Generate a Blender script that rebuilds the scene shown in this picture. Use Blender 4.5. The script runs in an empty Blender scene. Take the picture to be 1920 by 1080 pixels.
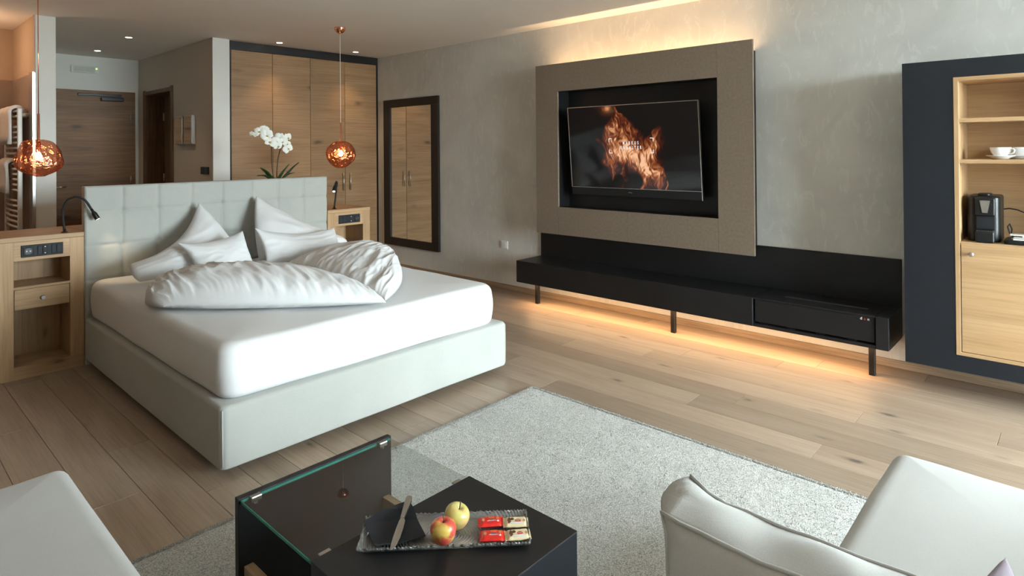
import bpy, bmesh, math, random
import numpy as np
from mathutils import Vector, Matrix, noise as mnoise

random.seed(7)
SC = bpy.context.scene
COL = SC.collection
CEIL = 2.577
XW = 4.598            # wall with the television
YB = -2.9             # window wall

# ------------------------------------------------------------------ camera
cam_d = bpy.data.cameras.new('camera')
cam = bpy.data.objects.new('camera', cam_d)
COL.objects.link(cam)
yaw, pitch, roll = math.radians(47.214), math.radians(.3174), math.radians(-.4773)
fwd = Vector((math.sin(yaw) * math.cos(pitch), math.cos(yaw) * math.cos(pitch), math.sin(pitch)))
r0 = Vector((math.cos(yaw), -math.sin(yaw), 0))
u0 = r0.cross(fwd)
rt = r0 * math.cos(roll) + u0 * math.sin(roll)
up = -r0 * math.sin(roll) + u0 * math.cos(roll)
m3 = Matrix((rt, up, -fwd)).transposed()
cam.matrix_world = Matrix.Translation((0, 0, 1.42)) @ m3.to_4x4()
cam_d.sensor_width = 36
cam_d.lens = 1166.6 / 1920 * 36
cam_d.shift_y = -(540 - 273.0) / 1920
cam_d.clip_start = 0.02
SC.camera = cam

# ------------------------------------------------------------------ view, world
SC.view_settings.view_transform = 'Standard'
SC.view_settings.look = 'None'
SC.view_settings.gamma = 1
SC.view_settings.use_curve_mapping = False
SC.view_settings.exposure = 0.0
SC.cycles.use_denoising = True
SC.cycles.max_bounces = 12
SC.cycles.diffuse_bounces = 7
SC.cycles.sample_clamp_indirect = 6
SC.cycles.caustics_reflective = False
SC.cycles.caustics_refractive = False

w = bpy.data.worlds.new('overcast_sky')
SC.world = w
w.use_nodes = True
bg = w.node_tree.nodes['Background']
bg.inputs['Color'].default_value = (0.84, 0.945, 1.0, 1)
bg.inputs['Strength'].default_value = 49.0

WIN = (1.90, 4.50, 0.06, 2.48)    # window opening x0 x1 z0 z1
pd = bpy.data.lights.new('sky_portal', 'AREA')
pd.shape = 'RECTANGLE'
pd.size, pd.size_y = WIN[1] - WIN[0], WIN[3] - WIN[2]
pd.cycles.is_portal = True
po = bpy.data.objects.new('sky_portal', pd)
COL.objects.link(po)
po.location = ((WIN[0] + WIN[1]) / 2, YB - .04, (WIN[2] + WIN[3]) / 2)
po.rotation_euler = (math.radians(90), 0, 0)     # faces +y, into the room


# ------------------------------------------------------------------ materials
def new_mat(name):
    m = bpy.data.materials.new(name)
    m.use_nodes = True
    nt = m.node_tree
    b = nt.nodes['Principled BSDF']
    return m, nt, b


def N(nt, t, **kw):
    n = nt.nodes.new(t)
    for k, v in kw.items():
        setattr(n, k, v)
    return n


def mixrgb(nt, mode, fac, a, b):
    n = nt.nodes.new('ShaderNodeMix')
    n.data_type = 'RGBA'
    n.blend_type = mode
    n.clamp_factor = True
    if isinstance(fac, (int, float)):
        n.inputs[0].default_value = fac
    else:
        nt.links.new(fac, n.inputs[0])
    for s, v in ((6, a), (7, b)):
        if isinstance(v, tuple):
            n.inputs[s].default_value = (*v, 1) if len(v) == 3 else v
        else:
            nt.links.new(v, n.inputs[s])
    return n.outputs[2]


def ramp(nt, src, stops):
    n = nt.nodes.new('ShaderNodeValToRGB')
    e = n.color_ramp.elements
    while len(e) < len(stops):
        e.new(0.5)
    for i, (p, c) in enumerate(stops):
        e[i].position = p
        e[i].color = (*c, 1) if len(c) == 3 else c
    nt.links.new(src, n.inputs[0])
    return n.outputs[0]


def coords(nt, scale=(1, 1, 1), rnd=True, kind='Object', rot=(0, 0, 0)):
    tc = nt.nodes.new('ShaderNodeTexCoord')
    src = tc.outputs[kind]
    if rnd:
        oi = nt.nodes.new('ShaderNodeObjectInfo')
        mul = N(nt, 'ShaderNodeVectorMath', operation='MULTIPLY_ADD')
        cmb = nt.nodes.new('ShaderNodeCombineXYZ')
        for i in range(3):
            nt.links.new(oi.outputs['Random'], cmb.inputs[i])
        nt.links.new(cmb.outputs[0], mul.inputs[0])
        mul.inputs[1].default_value = (17.3, 31.7, 23.1)
        nt.links.new(src, mul.inputs[2])
        src = mul.outputs[0]
    mp = nt.nodes.new('ShaderNodeMapping')
    mp.inputs['Scale'].default_value = scale
    mp.inputs['Rotation'].default_value = rot
    nt.links.new(src, mp.inputs[0])
    return mp.outputs[0]


def tex_noise(nt, vec, scale, detail=4, rough=.55, dist=0):
    n = nt.nodes.new('ShaderNodeTexNoise')
    n.inputs['Scale'].default_value = scale
    n.inputs['Detail'].default_value = detail
    n.inputs['Roughness'].default_value = rough
    n.inputs['Distortion'].default_value = dist
    nt.links.new(vec, n.inputs['Vector'])
    return n.outputs['Fac']


def add_bump(nt, b, height, strength, dist=.01):
    n = nt.nodes.new('ShaderNodeBump')
    n.inputs['Strength'].default_value = strength
    n.inputs['Distance'].default_value = dist
    nt.links.new(height, n.inputs['Height'])
    nt.links.new(n.outputs[0], b.inputs['Normal'])


def plain(name, color, rough=.5, metal=0, vary=.06, scale=8, bump=0, spec=.5, bscale=None):
    """one colour with a faint cloudy variation"""
    m, nt, b = new_mat(name)
    v = coords(nt, rnd=False)
    f = tex_noise(nt, v, scale, 3)
    lo = tuple(max(0, c * (1 - vary)) for c in color)
    hi = tuple(min(1, c * (1 + vary)) for c in color)
    c = ramp(nt, f, [(.3, lo), (.7, hi)])
    nt.links.new(c, b.inputs['Base Color'])
    b.inputs['Roughness'].default_value = rough
    b.inputs['Metallic'].default_value = metal
    b.inputs['Specular IOR Level'].default_value = spec
    if bump:
        g = tex_noise(nt, v, bscale or scale * 30, 2)
        add_bump(nt, b, g, bump, .002)
    return m


def wood(name, dark, light, axis, rough=.5, knots=.55, knotcol=(.05, .03, .018), fine=.35, vary=.12, cross=9.0, along=.9, ks=1.0, kth=1.0):
    """oak: long grain along one axis, fine pores, knots, a shade of its own for each piece"""
    m, nt, b = new_mat(name)
    s = [cross, cross, cross]
    s['xyz'.index(axis)] = along
    v = coords(nt, tuple(s))
    g = tex_noise(nt, v, 1.0, 6, .6, 1.2)
    c = ramp(nt, g, [(.28, dark), (.5, tuple((a + q) / 2 for a, q in zip(dark, light))), (.72, light)])
    s2 = [110, 110, 110]
    s2['xyz'.index(axis)] = 2.5
    v2 = coords(nt, tuple(s2))
    p = tex_noise(nt, v2, 1.0, 3, .6)
    pc = ramp(nt, p, [(.32, (1 - fine,) * 3), (.55, (1, 1, 1))])
    c = mixrgb(nt, 'MULTIPLY', 1.0, c, pc)
    # knots
    s3 = [4.2 * ks, 4.2 * ks, 4.2 * ks]
    s3['xyz'.index(axis)] = 1.7 * ks
    v3 = coords(nt, tuple(s3))
    dn = N(nt, 'ShaderNodeTexNoise')
    dn.inputs['Scale'].default_value = 5
    nt.links.new(v3, dn.inputs['Vector'])
    ad = N(nt, 'ShaderNodeVectorMath', operation='MULTIPLY_ADD')
    nt.links.new(dn.outputs['Color'], ad.inputs[0])
    ad.inputs[1].default_value = (.16, .16, .16)
    nt.links.new(v3, ad.inputs[2])
    vo = N(nt, 'ShaderNodeTexVoronoi')
    vo.inputs['Scale'].default_value = 1.0
    nt.links.new(ad.outputs[0], vo.inputs['Vector'])
    kf = ramp(nt, vo.outputs['Distance'], [(.05 * kth, (knots,) * 3), (.13 * kth, (knots * .3,) * 3), (.22 * kth, (0, 0, 0))])
    c = mixrgb(nt, 'MIX', kf, c, knotcol)
    oi = nt.nodes.new('ShaderNodeObjectInfo')
    rv = ramp(nt, oi.outputs['Random'], [(0, (1 - vary,) * 3), (1, (1 + vary * .5,) * 3)])
    c = mixrgb(nt, 'MULTIPLY', 1.0, c, rv)
    nt.links.new(c, b.inputs['Base Color'])
    b.inputs['Roughness'].default_value = rough
    b.inputs['Specular IOR Level'].default_value = .35
    add_bump(nt, b, p, .12, .002)
    return m


def fabric(name, color, scale=700, bump=.25, vary=.06, cloud=3.0, sheen=.15, rough=.9):
    m, nt, b = new_mat(name)
    v = coords(nt, rnd=False)
    f = tex_noise(nt, v, cloud, 4)
    t = tex_noise(nt, v, scale, 2)
    c = ramp(nt, f, [(.3, tuple(x * (1 - vary) for x in color)), (.7, tuple(min(1, x * (1 + vary)) for x in color))])
    c2 = ramp(nt, t, [(.3, (.9,) * 3), (.7, (1.0,) * 3)])
    nt.links.new(mixrgb(nt, 'MULTIPLY', 1.0, c, c2), b.inputs['Base Color'])
    b.inputs['Roughness'].default_value = rough
    b.inputs['Specular IOR Level'].default_value = .2
    b.inputs['Sheen Weight'].default_value = sheen
    add_bump(nt, b, t, bump, .001)
    return m


def emission(name, color, strength):
    m = bpy.data.materials.new(name)
    m.use_nodes = True
    nt = m.node_tree
    nt.nodes.remove(nt.nodes['Principled BSDF'])
    e = nt.nodes.new('ShaderNodeEmission')
    e.inputs['Color'].default_value = (*color, 1)
    e.inputs['Strength'].default_value = strength
    nt.links.new(e.outputs[0], nt.nodes['Material Output'].inputs[0])
    return m


def plaster(name, color, amt=.10, streak=True):
    m, nt, b = new_mat(name)
    v = coords(nt, rnd=False)
    f = tex_noise(nt, v, 1.6, 6, .6, .8)
    c = ramp(nt, f, [(.3, tuple(x * (1 - amt) for x in color)), (.7, tuple(min(1, x * (1 + amt)) for x in color))])
    h = f
    if streak:
        vs = coords(nt, (1.0, 3.2, 1.1), rnd=False, rot=(.7, 0, 0))
        s = tex_noise(nt, vs, 3.2, 5, .55, 2.2)
        sc = ramp(nt, s, [(.56, (0, 0, 0)), (.64, (.4, .4, .4)), (.70, (0, 0, 0))])
        c = mixrgb(nt, 'MIX', sc, c, tuple(min(1, x * 1.22) for x in color))
        h = s
    nt.links.new(c, b.inputs['Base Color'])
    b.inputs['Roughness'].default_value = .75
    b.inputs['Specular IOR Level'].default_value = .25
    add_bump(nt, b, h, .12, .006)
    return m


M = {}
M['ceiling'] = plain('ceiling_paint', (.88, .87, .84), .9, vary=.02, scale=1.5)
M['white_wall'] = plain('white_wall_paint', (.78, .79, .75), .9, vary=.02, scale=2)
M['brown_wall'] = plain('brown_wall_paint', (.30, .235, .18), .9, vary=.02, scale=2)
M['taupe_wall'] = plain('taupe_wall_paint', (.56, .50, .44), .9, vary=.02, scale=2)
M['bath_wall'] = plain('bath_wall_paint', (.52, .40, .30), .9, vary=.02, scale=2)
M['tile'] = plain('bath_tile', (.30, .23, .19), .45, vary=.14, scale=3)
M['plaster'] = plaster('plaster', (.605, .608, .578))
M['floor_oak'] = wood('floor_oak', (.300, .222, .160), (.40, .312, .236), 'y', .42, knots=.85, knotcol=(.085, .07, .06), vary=.2, cross=6, along=.7, fine=.16, ks=1.35, kth=.75)
M['base_oak'] = wood('skirting_oak', (.27, .19, .12), (.42, .31, .21), 'y', .5, knots=.2)
for a in 'xyz':
    M['night_' + a] = wood('nightstand_oak_' + a, (.37, .225, .112), (.50, .33, .18), a, .5, knots=.6, kth=.6, fine=.2)
    M['shelf_' + a] = wood('shelf_oak_' + a, (.40, .245, .118), (.52, .345, .19), a, .5, knots=.35, knotcol=(.22, .12, .06), vary=.05, fine=.16, cross=6)
M['ward'] = wood('wardrobe_oak', (.25, .142, .068), (.35, .212, .108), 'x', .5, knots=.8, knotcol=(.05, .03, .018), vary=.10, along=.7, fine=.25, kth=.75)
M['door_x'] = wood('door_oak_x', (.13, .062, .024), (.25, .138, .062), 'x', .5, knots=.9, knotcol=(.035, .022, .014), along=.7)
M['door_z'] = wood('door_oak_z', (.115, .062, .03), (.21, .12, .062), 'z', .5, knots=.3)
M['black'] = plain('matt_black_laminate', (.010, .010, .011), .42, vary=.1, spec=.35)
M['anthracite'] = plain('anthracite_laminate', (.010, .0125, .017), .5, vary=.05, spec=.32)
M['dark_frame'] = plain('dark_brown_frame', (.012, .009, .007), .5)
M['black_metal'] = plain('black_metal', (.012, .011, .010), .38, metal=.3)
M['black_plastic'] = plain('black_plastic', (.009, .0095, .010), .34, spec=.35)
M['socket'] = plain('graphite_socket', (.011, .013, .016), .55, spec=.3)
M['socket_dark'] = plain('graphite_socket_dark', (.010, .012, .014), .4)
M['steel'] = plain('brushed_steel', (.62, .60, .57), .28, metal=1, vary=.04, scale=40)
M['dark_steel'] = plain('aged_steel', (.32, .31, .30), .35, metal=1, vary=.1, scale=30)
M['copper'] = plain('polished_copper', (.80, .36, .22), .12, metal=1)
M['mirror'] = plain('mirror_glass', (.86, .86, .83), .01, metal=1, vary=.0)
M['bed_fabric'] = fabric('sage_grey_velour', (.425, .435, .41), 420, .2, .05, 3.5, .25)
M['linen'] = fabric('white_cotton', (.77, .78, .79), 900, .05, .008, 2, .05, .8)
M['sofa'] = fabric('pale_grey_sofa_cloth', (.50, .505, .495), 500, .22, .045, 2.5, .2)
M['mauve'] = fabric('mauve_cloth', (.26, .22, .26), 600, .3, .1, 8)
M['towel'] = fabric('terry_towel', (.82, .77, .72), 260, .9, .05, 9)
M['white_enamel'] = plain('white_enamel', (.80, .74, .66), .35, vary=.02)
M['china'] = plain('white_china', (.84, .84, .82), .12, vary=.01)
M['white_plastic'] = plain('white_plastic', (.72, .72, .69), .35, vary=.01)
M['stone'] = plain('taupe_board', (.200, .158, .118), .62, vary=.10, scale=55, bump=.25, spec=.3, bscale=300)
M['led_glow'] = emission('warm_led', (1, .62, .30), 6)
M['spot_glow'] = emission('spot_lens', (1, .85, .62), 14)
M['bulb'] = emission('bulb', (1, .66, .32), 70)
M['read_glow'] = emission('reading_led', (1, .80, .48), 12)
M['green_led'] = emission('green_led', (.45, 1, .05), 4)
M['text_white'] = emission('screen_white', (1, 1, 1), .95)
M['print_white'] = plain('white_print', (.80, .80, .80), .5, vary=.01)
M['print_red'] = plain('red_print', (.62, .02, .02), .4, vary=.02)
M['wrap_red'] = plain('red_foil_wrap', (.62, .018, .012), .28, vary=.12, scale=60, bump=.3, bscale=90)
M['wrap_cream'] = plain('cream_foil_wrap', (.74, .62, .40), .3, vary=.08, scale=60, bump=.3, bscale=90)
M['wrap_white'] = plain('white_foil_wrap', (.80, .80, .80), .3, vary=.05, scale=60)
M['choc'] = plain('chocolate_print', (.09, .03, .015), .35)
M['gold'] = plain('gold_print', (.75, .50, .10), .4)
M['wafer'] = plain('wafer_print', (.48, .28, .12), .5)
M['green'] = plain('green_print', (.05, .30, .05), .4)
M['blue'] = plain('blue_print', (.02, .12, .40), .4)
M['napkin'] = plain('black_paper_napkin', (.010, .012, .017), .85, bump=.4, bscale=500)
M['leaf'] = plain('orchid_leaf', (.028, .060, .018), .35, vary=.3, scale=14)
M['stem'] = plain('orchid_stem', (.06, .05, .025), .5, vary=.3, scale=20)
M['petal'] = fabric('orchid_petal', (.86, .87, .82), 400, .05, .03, 12, .0, .6)
M['lip'] = plain('orchid_lip', (.62, .50, .16), .5)
M['table_frame'] = wood('table_oak', (.22, .13, .07), (.34, .22, .125), 'y', .5, knots=.2)
M['concrete'] = plain('bounce_slab', (.60, .59, .57), .8, vary=.06, scale=2)  # kept pale so the unseen terrace bounces more skylight indoors
M['rubber'] = plain('black_rubber', (.012, .012, .012), .7)


def glass_mat(name, tint, gloss=.08, alpha_col=None, rough=.0):
    m = bpy.data.materials.new(name)
    m.use_nodes = True
    nt = m.node_tree
    nt.nodes.remove(nt.nodes['Principled BSDF'])
    t = nt.nodes.new('ShaderNodeBsdfTransparent')
    t.inputs[0].default_value = (*tint, 1)
    g = nt.nodes.new('ShaderNodeBsdfGlossy')
    g.inputs['Roughness'].default_value = rough
    fr = nt.nodes.new('ShaderNodeFresnel')
    fr.inputs[0].default_value = 1.5
    mx = nt.nodes.new('ShaderNodeMixShader')
    mt = N(nt, 'ShaderNodeMath', operation='MULTIPLY')
    nt.links.new(fr.outputs[0], mt.inputs[0])
    mt.inputs[1].default_value = gloss
    ge = nt.nodes.new('ShaderNodeNewGeometry')      # reflect on the entry side only: a thin sheet
    inv = N(nt, 'ShaderNodeMath', operation='SUBTRACT')
    inv.inputs[0].default_value = 1
    nt.links.new(ge.outputs['Backfacing'], inv.inputs[1])
    m2 = N(nt, 'ShaderNodeMath', operation='MULTIPLY')
    nt.links.new(mt.outputs[0], m2.inputs[0])
    nt.links.new(inv.outputs[0], m2.inputs[1])
    nt.links.new(m2.outputs[0], mx.inputs[0])
    nt.links.new(t.outputs[0], mx.inputs[1])
    nt.links.new(g.outputs[0], mx.inputs[2])
    nt.links.new(mx.outputs[0], nt.nodes['Material Output'].inputs[0])
    return m


M['window_glass'] = glass_mat('window_glass', (.97, .985, .98), .8)
M['table_glass'] = glass_mat('table_glass', (.94, .97, .955), 2.0)
M['glass_edge'] = plain('green_glass_edge', (.02, .16, .12), .08, vary=.2, scale=12)
M['clear_plastic'] = glass_mat('clear_plastic', (.90, .92, .90), 1.0)


def copper_glass():
    m = bpy.data.materials.new('copper_mirrored_glass')
    m.use_nodes = True
    nt = m.node_tree
    nt.nodes.remove(nt.nodes['Principled BSDF'])
    v = coords(nt, rnd=False)
    n1 = tex_noise(nt, v, 15, 2, .5, 1.5)
    bp = nt.nodes.new('ShaderNodeBump')
    bp.inputs['Strength'].default_value = 1.0
    bp.inputs['Distance'].default_value = .02
    nt.links.new(n1, bp.inputs['Height'])
    t = nt.nodes.new('ShaderNodeBsdfTransparent')
    t.inputs[0].default_value = (.84, .60, .48, 1)
    g = nt.nodes.new('ShaderNodeBsdfGlossy')
    g.inputs['Color'].default_value = (.88, .40, .25, 1)
    g.inputs['Roughness'].default_value = .03
    nt.links.new(bp.outputs[0], g.inputs['Normal'])
    mx = nt.nodes.new('ShaderNodeMixShader')
    sx = nt.nodes.new('ShaderNodeSeparateXYZ')          # the metal coat thins out towards the top
    nt.links.new(v, sx.inputs[0])
    mr_ = nt.nodes.new('ShaderNodeMapRange')
    nt.links.new(sx.outputs['Z'], mr_.inputs['Value'])
    mr_.inputs['From Min'].default_value = .02
    mr_.inputs['From Max'].default_value = .23
    mr_.inputs['To Min'].default_value = .72
    mr_.inputs['To Max'].default_value = .30
    nt.links.new(mr_.outputs[0], mx.inputs[0])
    nt.links.new(t.outputs[0], mx.inputs[1])
    nt.links.new(g.outputs[0], mx.inputs[2])
    nt.links.new(mx.outputs[0], nt.nodes['Material Output'].inputs[0])
    return m


M['copper_glass'] = copper_glass()


def tray_glass():
    m, nt, b = new_mat('ridged_tray_glass')
    v = coords(nt, rnd=False)
    wv = N(nt, 'ShaderNodeTexWave', wave_type='RINGS', rings_direction='Z')
    wv.inputs['Scale'].default_value = 55
    wv.inputs['Distortion'].default_value = 3
    wv.inputs['Detail'].default_value = 2
    wv.inputs['Detail Scale'].default_value = 1.5
    nt.links.new(v, wv.inputs['Vector'])
    add_bump(nt, b, wv.outputs['Fac'], .15, .001)
    b.inputs['Base Color'].default_value = (.95, .97, .96, 1)
    b.inputs['Transmission Weight'].default_value = .86
    b.inputs['Roughness'].default_value = .0
    b.inputs['IOR'].default_value = 1.65
    return m


M['tray_glass'] = tray_glass()


def rug_mat(name, bump):
    m, nt, b = new_mat(name)
    v = coords(nt, rnd=False)
    f = tex_noise(nt, v, 230, 3, .7)
    c = ramp(nt, f, [(.36, (.24, .235, .215)), (.50, (.52, .52, .49)), (.62, (.74, .745, .715))])
    g = tex_noise(nt, v, 3.0, 4)
    gc = ramp(nt, g, [(.3, (.84,) * 3), (.7, (1.0,) * 3)])
    nt.links.new(mixrgb(nt, 'MULTIPLY', 1.0, c, gc), b.inputs['Base Color'])
    b.inputs['Roughness'].default_value = .95
    b.inputs['Specular IOR Level'].default_value = .1
    b.inputs['Sheen Weight'].default_value = .2
    if bump: add_bump(nt, b, f, .6, .004)
    return m


M['rug'] = rug_mat('speckled_grey_ground', 1.0)
M['rug_pile'] = rug_mat('speckled_grey_pile', 0)


def apple_mat(name, base, blush, lo, hi, seed):
    m, nt, b = new_mat(name)
    v = coords(nt, rnd=False)
    mp = nt.nodes.new('ShaderNodeMapping')
    mp.inputs['Location'].default_value = (seed, seed * .7, seed * 1.3)
    nt.links.new(v, mp.inputs[0])
    f = tex_noise(nt, mp.outputs[0], 17, 4, .6, .5)
    c = ramp(nt, f, [(lo, base), (hi, blush)])
    s = tex_noise(nt, v, 260, 2)
    sp = ramp(nt, s, [(.66, (0, 0, 0)), (.72, (.5, .5, .5))])
    nt.links.new(mixrgb(nt, 'MIX', sp, c, (.75, .60, .28)), b.inputs['Base Color'])
    b.inputs['Roughness'].default_value = .3
    return m


M['apple_red'] = apple_mat('red_yellow_apple_skin', (.62, .44, .10), (.52, .07, .05), .36, .47, 3.1)
M['apple_green'] = apple_mat('yellow_apple_skin', (.56, .50, .16), (.62, .36, .16), .50, .68, 8.4)

# ------------------------------------------------------------------ object helpers
ORG = {}


def tag(o, label=None, cat=None, group=None, kind=None):
    if label: o['label'] = label
    if cat: o['category'] = cat
    if group: o['group'] = group
    if kind: o['kind'] = kind
    return o


def thing(name, loc, label, cat, group=None, rot=None):
    o = bpy.data.objects.new(name, None)
    COL.objects.link(o)
    o.location = loc
    if rot: o.rotation_euler = rot
    o.empty_display_size = .1
    ORG[o] = Vector(loc)
    return tag(o, label, cat, group)


def link(name, me, mat, parent=None):
    o = bpy.data.objects.new(name, me)
    COL.objects.link(o)
    if mat is not None:
        me.materials.clear()
        me.materials.append(M[mat] if isinstance(mat, str) else mat)
    if parent:
        o.parent = parent
    return o


def obj(name, bm, mat, parent=None, smooth=False, local=False, label=None, origin=None):
    """bmesh in world coordinates -> one mesh object, moved under its parent's origin"""
    off = Vector((0, 0, 0))
    if parent and not local:
        off = ORG[parent]
    elif origin is not None:
        off = Vector(origin)
    if off.length:
        bmesh.ops.translate(bm, verts=bm.verts, vec=-off)
    bmesh.ops.recalc_face_normals(bm, faces=bm.faces)
    me = bpy.data.meshes.new(name)
    bm.to_mesh(me)
    bm.free()
    if smooth:
        for p in me.polygons: p.use_smooth = True
    o = link(name, me, mat, parent)
    ORG[o] = off
    if not parent and origin is not None:
        o.location = off
    if label: o['label'] = label
    return o


def bx(bm, x0, x1, y0, y1, z0, z1, bev=0.0, seg=2):
    r = bmesh.ops.create_cube(bm, size=1)
    vs = r['verts']
    bmesh.ops.scale(bm, verts=vs, vec=(x1 - x0, y1 - y0, z1 - z0))
    bmesh.ops.translate(bm, verts=vs, vec=((x0 + x1) / 2, (y0 + y1) / 2, (z0 + z1) / 2))
    if bev:
        es = {e for v in vs for e in v.link_edges}
        bmesh.ops.bevel(bm, geom=list(es), offset=bev, segments=seg, affect='EDGES', profile=.5)
    return bm


def box(*a, **k):
    return bx(bmesh.new(), *a, **k)


def tube(bm, pts, rad, n=10, cap=True):
    pts = [Vector(p) for p in pts]
    rads = rad if isinstance(rad, (list, tuple)) else [rad] * len(pts)
    rings = []
    prev = None
    for i, p in enumerate(pts):
        t = (pts[min(i + 1, len(pts) - 1)] - pts[max(i - 1, 0)]).normalized()
        if prev is None:
            a = Vector((0, 0, 1)) if abs(t.z) < .9 else Vector((1, 0, 0))
            u = t.cross(a).normalized()
        else:
            u = (prev - t * prev.dot(t)).normalized()
        prev = u
        v = t.cross(u)
        rings.append([bm.verts.new(p + (u * math.cos(2 * math.pi * k / n) + v * math.sin(2 * math.pi * k / n)) * rads[i]) for k in range(n)])
    for a, b in zip(rings, rings[1:]):
        for k in range(n):
            bm.faces.new((a[k], a[(k + 1) % n], b[(k + 1) % n], b[k]))
    if cap:
        bm.faces.new(rings[0][::-1])
        bm.faces.new(rings[-1])
    return bm


def cyl(c, r, axis, h, n=20):
    """cylinder starting at c and going h along axis"""
    d = Vector((axis == 'x', axis == 'y', axis == 'z')) * h
    return tube(bmesh.new(), [Vector(c), Vector(c) + d], r, n)


def lathe(bm, prof, c, n=32):
    """prof: list of (r, z) about the vertical through c"""
    c = Vector(c)
    rings = []
    for r, z in prof:
        if r < 1e-6:
            rings.append([bm.verts.new(c + Vector((0, 0, z)))])
        else:
            rings.append([bm.verts.new(c + Vector((r * math.cos(2 * math.pi * k / n), r * math.sin(2 * math.pi * k / n), z))) for k in range(n)])
    for a, b in zip(rings, rings[1:]):
        for k in range(n):
            q = (k + 1) % n
            if len(a) == 1 and len(b) == 1: continue
            if len(a) == 1: bm.faces.new((a[0], b[q], b[k]))
            elif len(b) == 1: bm.faces.new((a[k], a[q], b[0]))
            else: bm.faces.new((a[k], a[q], b[q], b[k]))
    return bm


def rrect(x0, x1, y0, y1, r, n):
    pts = []
    for cx, cy, a0 in ((x1 - r, y1 - r, 0), (x0 + r, y1 - r, 90), (x0 + r, y0 + r, 180), (x1 - r, y0 + r, 270)):
        for k in range(n + 1):
            a = math.radians(a0 + 90 * k / n)
            pts.append((cx + r * math.cos(a), cy + r * math.sin(a)))
    return pts


def rbox(x0, x1, y0, y1, z0, z1, rv, rt, rb=None, n=6, crown=0.0, wob=0.0, bulge=0.0, seed=0):
    """soft rounded block: rv corner radius in plan, rt / rb radius of the top / bottom edge"""
    bm = bmesh.new()
    rb = rt if rb is None else rb
    lay = []
    for k in range(n + 1):
        a = math.pi / 2 * k / n
        lay.append((rb * (1 - math.sin(a)), z0 + rb * (1 - math.cos(a))))
    nm = 6
    for k in range(1, nm):
        t = k / nm
        lay.append((-bulge * math.sin(math.pi * t), z0 + rb + (z1 - rt - z0 - rb) * t))
    for k in range(n + 1):
        a = math.pi / 2 * k / n
        lay.append((rt * (1 - math.cos(a)), z1 - rt + rt * math.sin(a)))
    W = min(x1 - x0, y1 - y0) / 2
    for f in (.25, .45, .65, .85, .97):
        ins = rt + (W - rt) * f
        lay.append((ins, z1 + crown * (1 - (1 - f) ** 2)))
    rings = []
    for ins, z in lay:
        r = max(.002, min(rv, W - .001) - max(ins, 0) * .6)
        r = min(r, W - ins - .0005) if W - ins > .001 else .0004
        p = rrect(x0 + ins, x1 - ins, y0 + ins, y1 - ins, max(r, .0003), 6)
        # subdivide the straight runs
        q = []
        for i, a in enumerate(p):
            b = p[(i + 1) % len(p)]
            q.append(a)
            if i % 7 == 6:
                for s in range(1, 14):
                    q.append((a[0] + (b[0] - a[0]) * s / 14, a[1] + (b[1] - a[1]) * s / 14))
        ring = []
        for x, y in q:
            co = Vector((x, y, z))
            if wob:
                nn = mnoise.noise_vector(co * 2.6 + Vector((seed, 0, 0))) + mnoise.noise_vector(co * 7 + Vector((seed, 3, 0))) * .35
                co = co + nn * wob
            ring.append(bm.verts.new(co))
        rings.append(ring)
    L = len(rings[0])
    for a, b in zip(rings, rings[1:]):
        for k in range(L):
            bm.faces.new((a[k], a[(k + 1) % L], b[(k + 1) % L], b[k]))
    bm.faces.new(rings[0][::-1])
    bm.faces.new(rings[-1])
    return bm


def coons(c, bows, u, v):
    """c: corners at (0,0) (1,0) (1,1) (0,1); bows: offset vectors of the four edges' middles (v=0, u=1, v=1, u=0)"""
    c00, c10, c11, c01 = c
    f = lambda t: 4 * t * (1 - t)
    e0 = c00.lerp(c10, u) + bows[0] * f(u)
    e2 = c01.lerp(c11, u) + bows[2] * f(u)
    e3 = c00.lerp(c01, v) + bows[3] * f(v)
    e1 = c10.lerp(c11, v) + bows[1] * f(v)
    bl = c00 * (1 - u) * (1 - v) + c10 * u * (1 - v) + c11 * u * v + c01 * (1 - u) * v
    return e0 * (1 - v) + e2 * v + e3 * (1 - u) + e1 * u - bl


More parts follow.
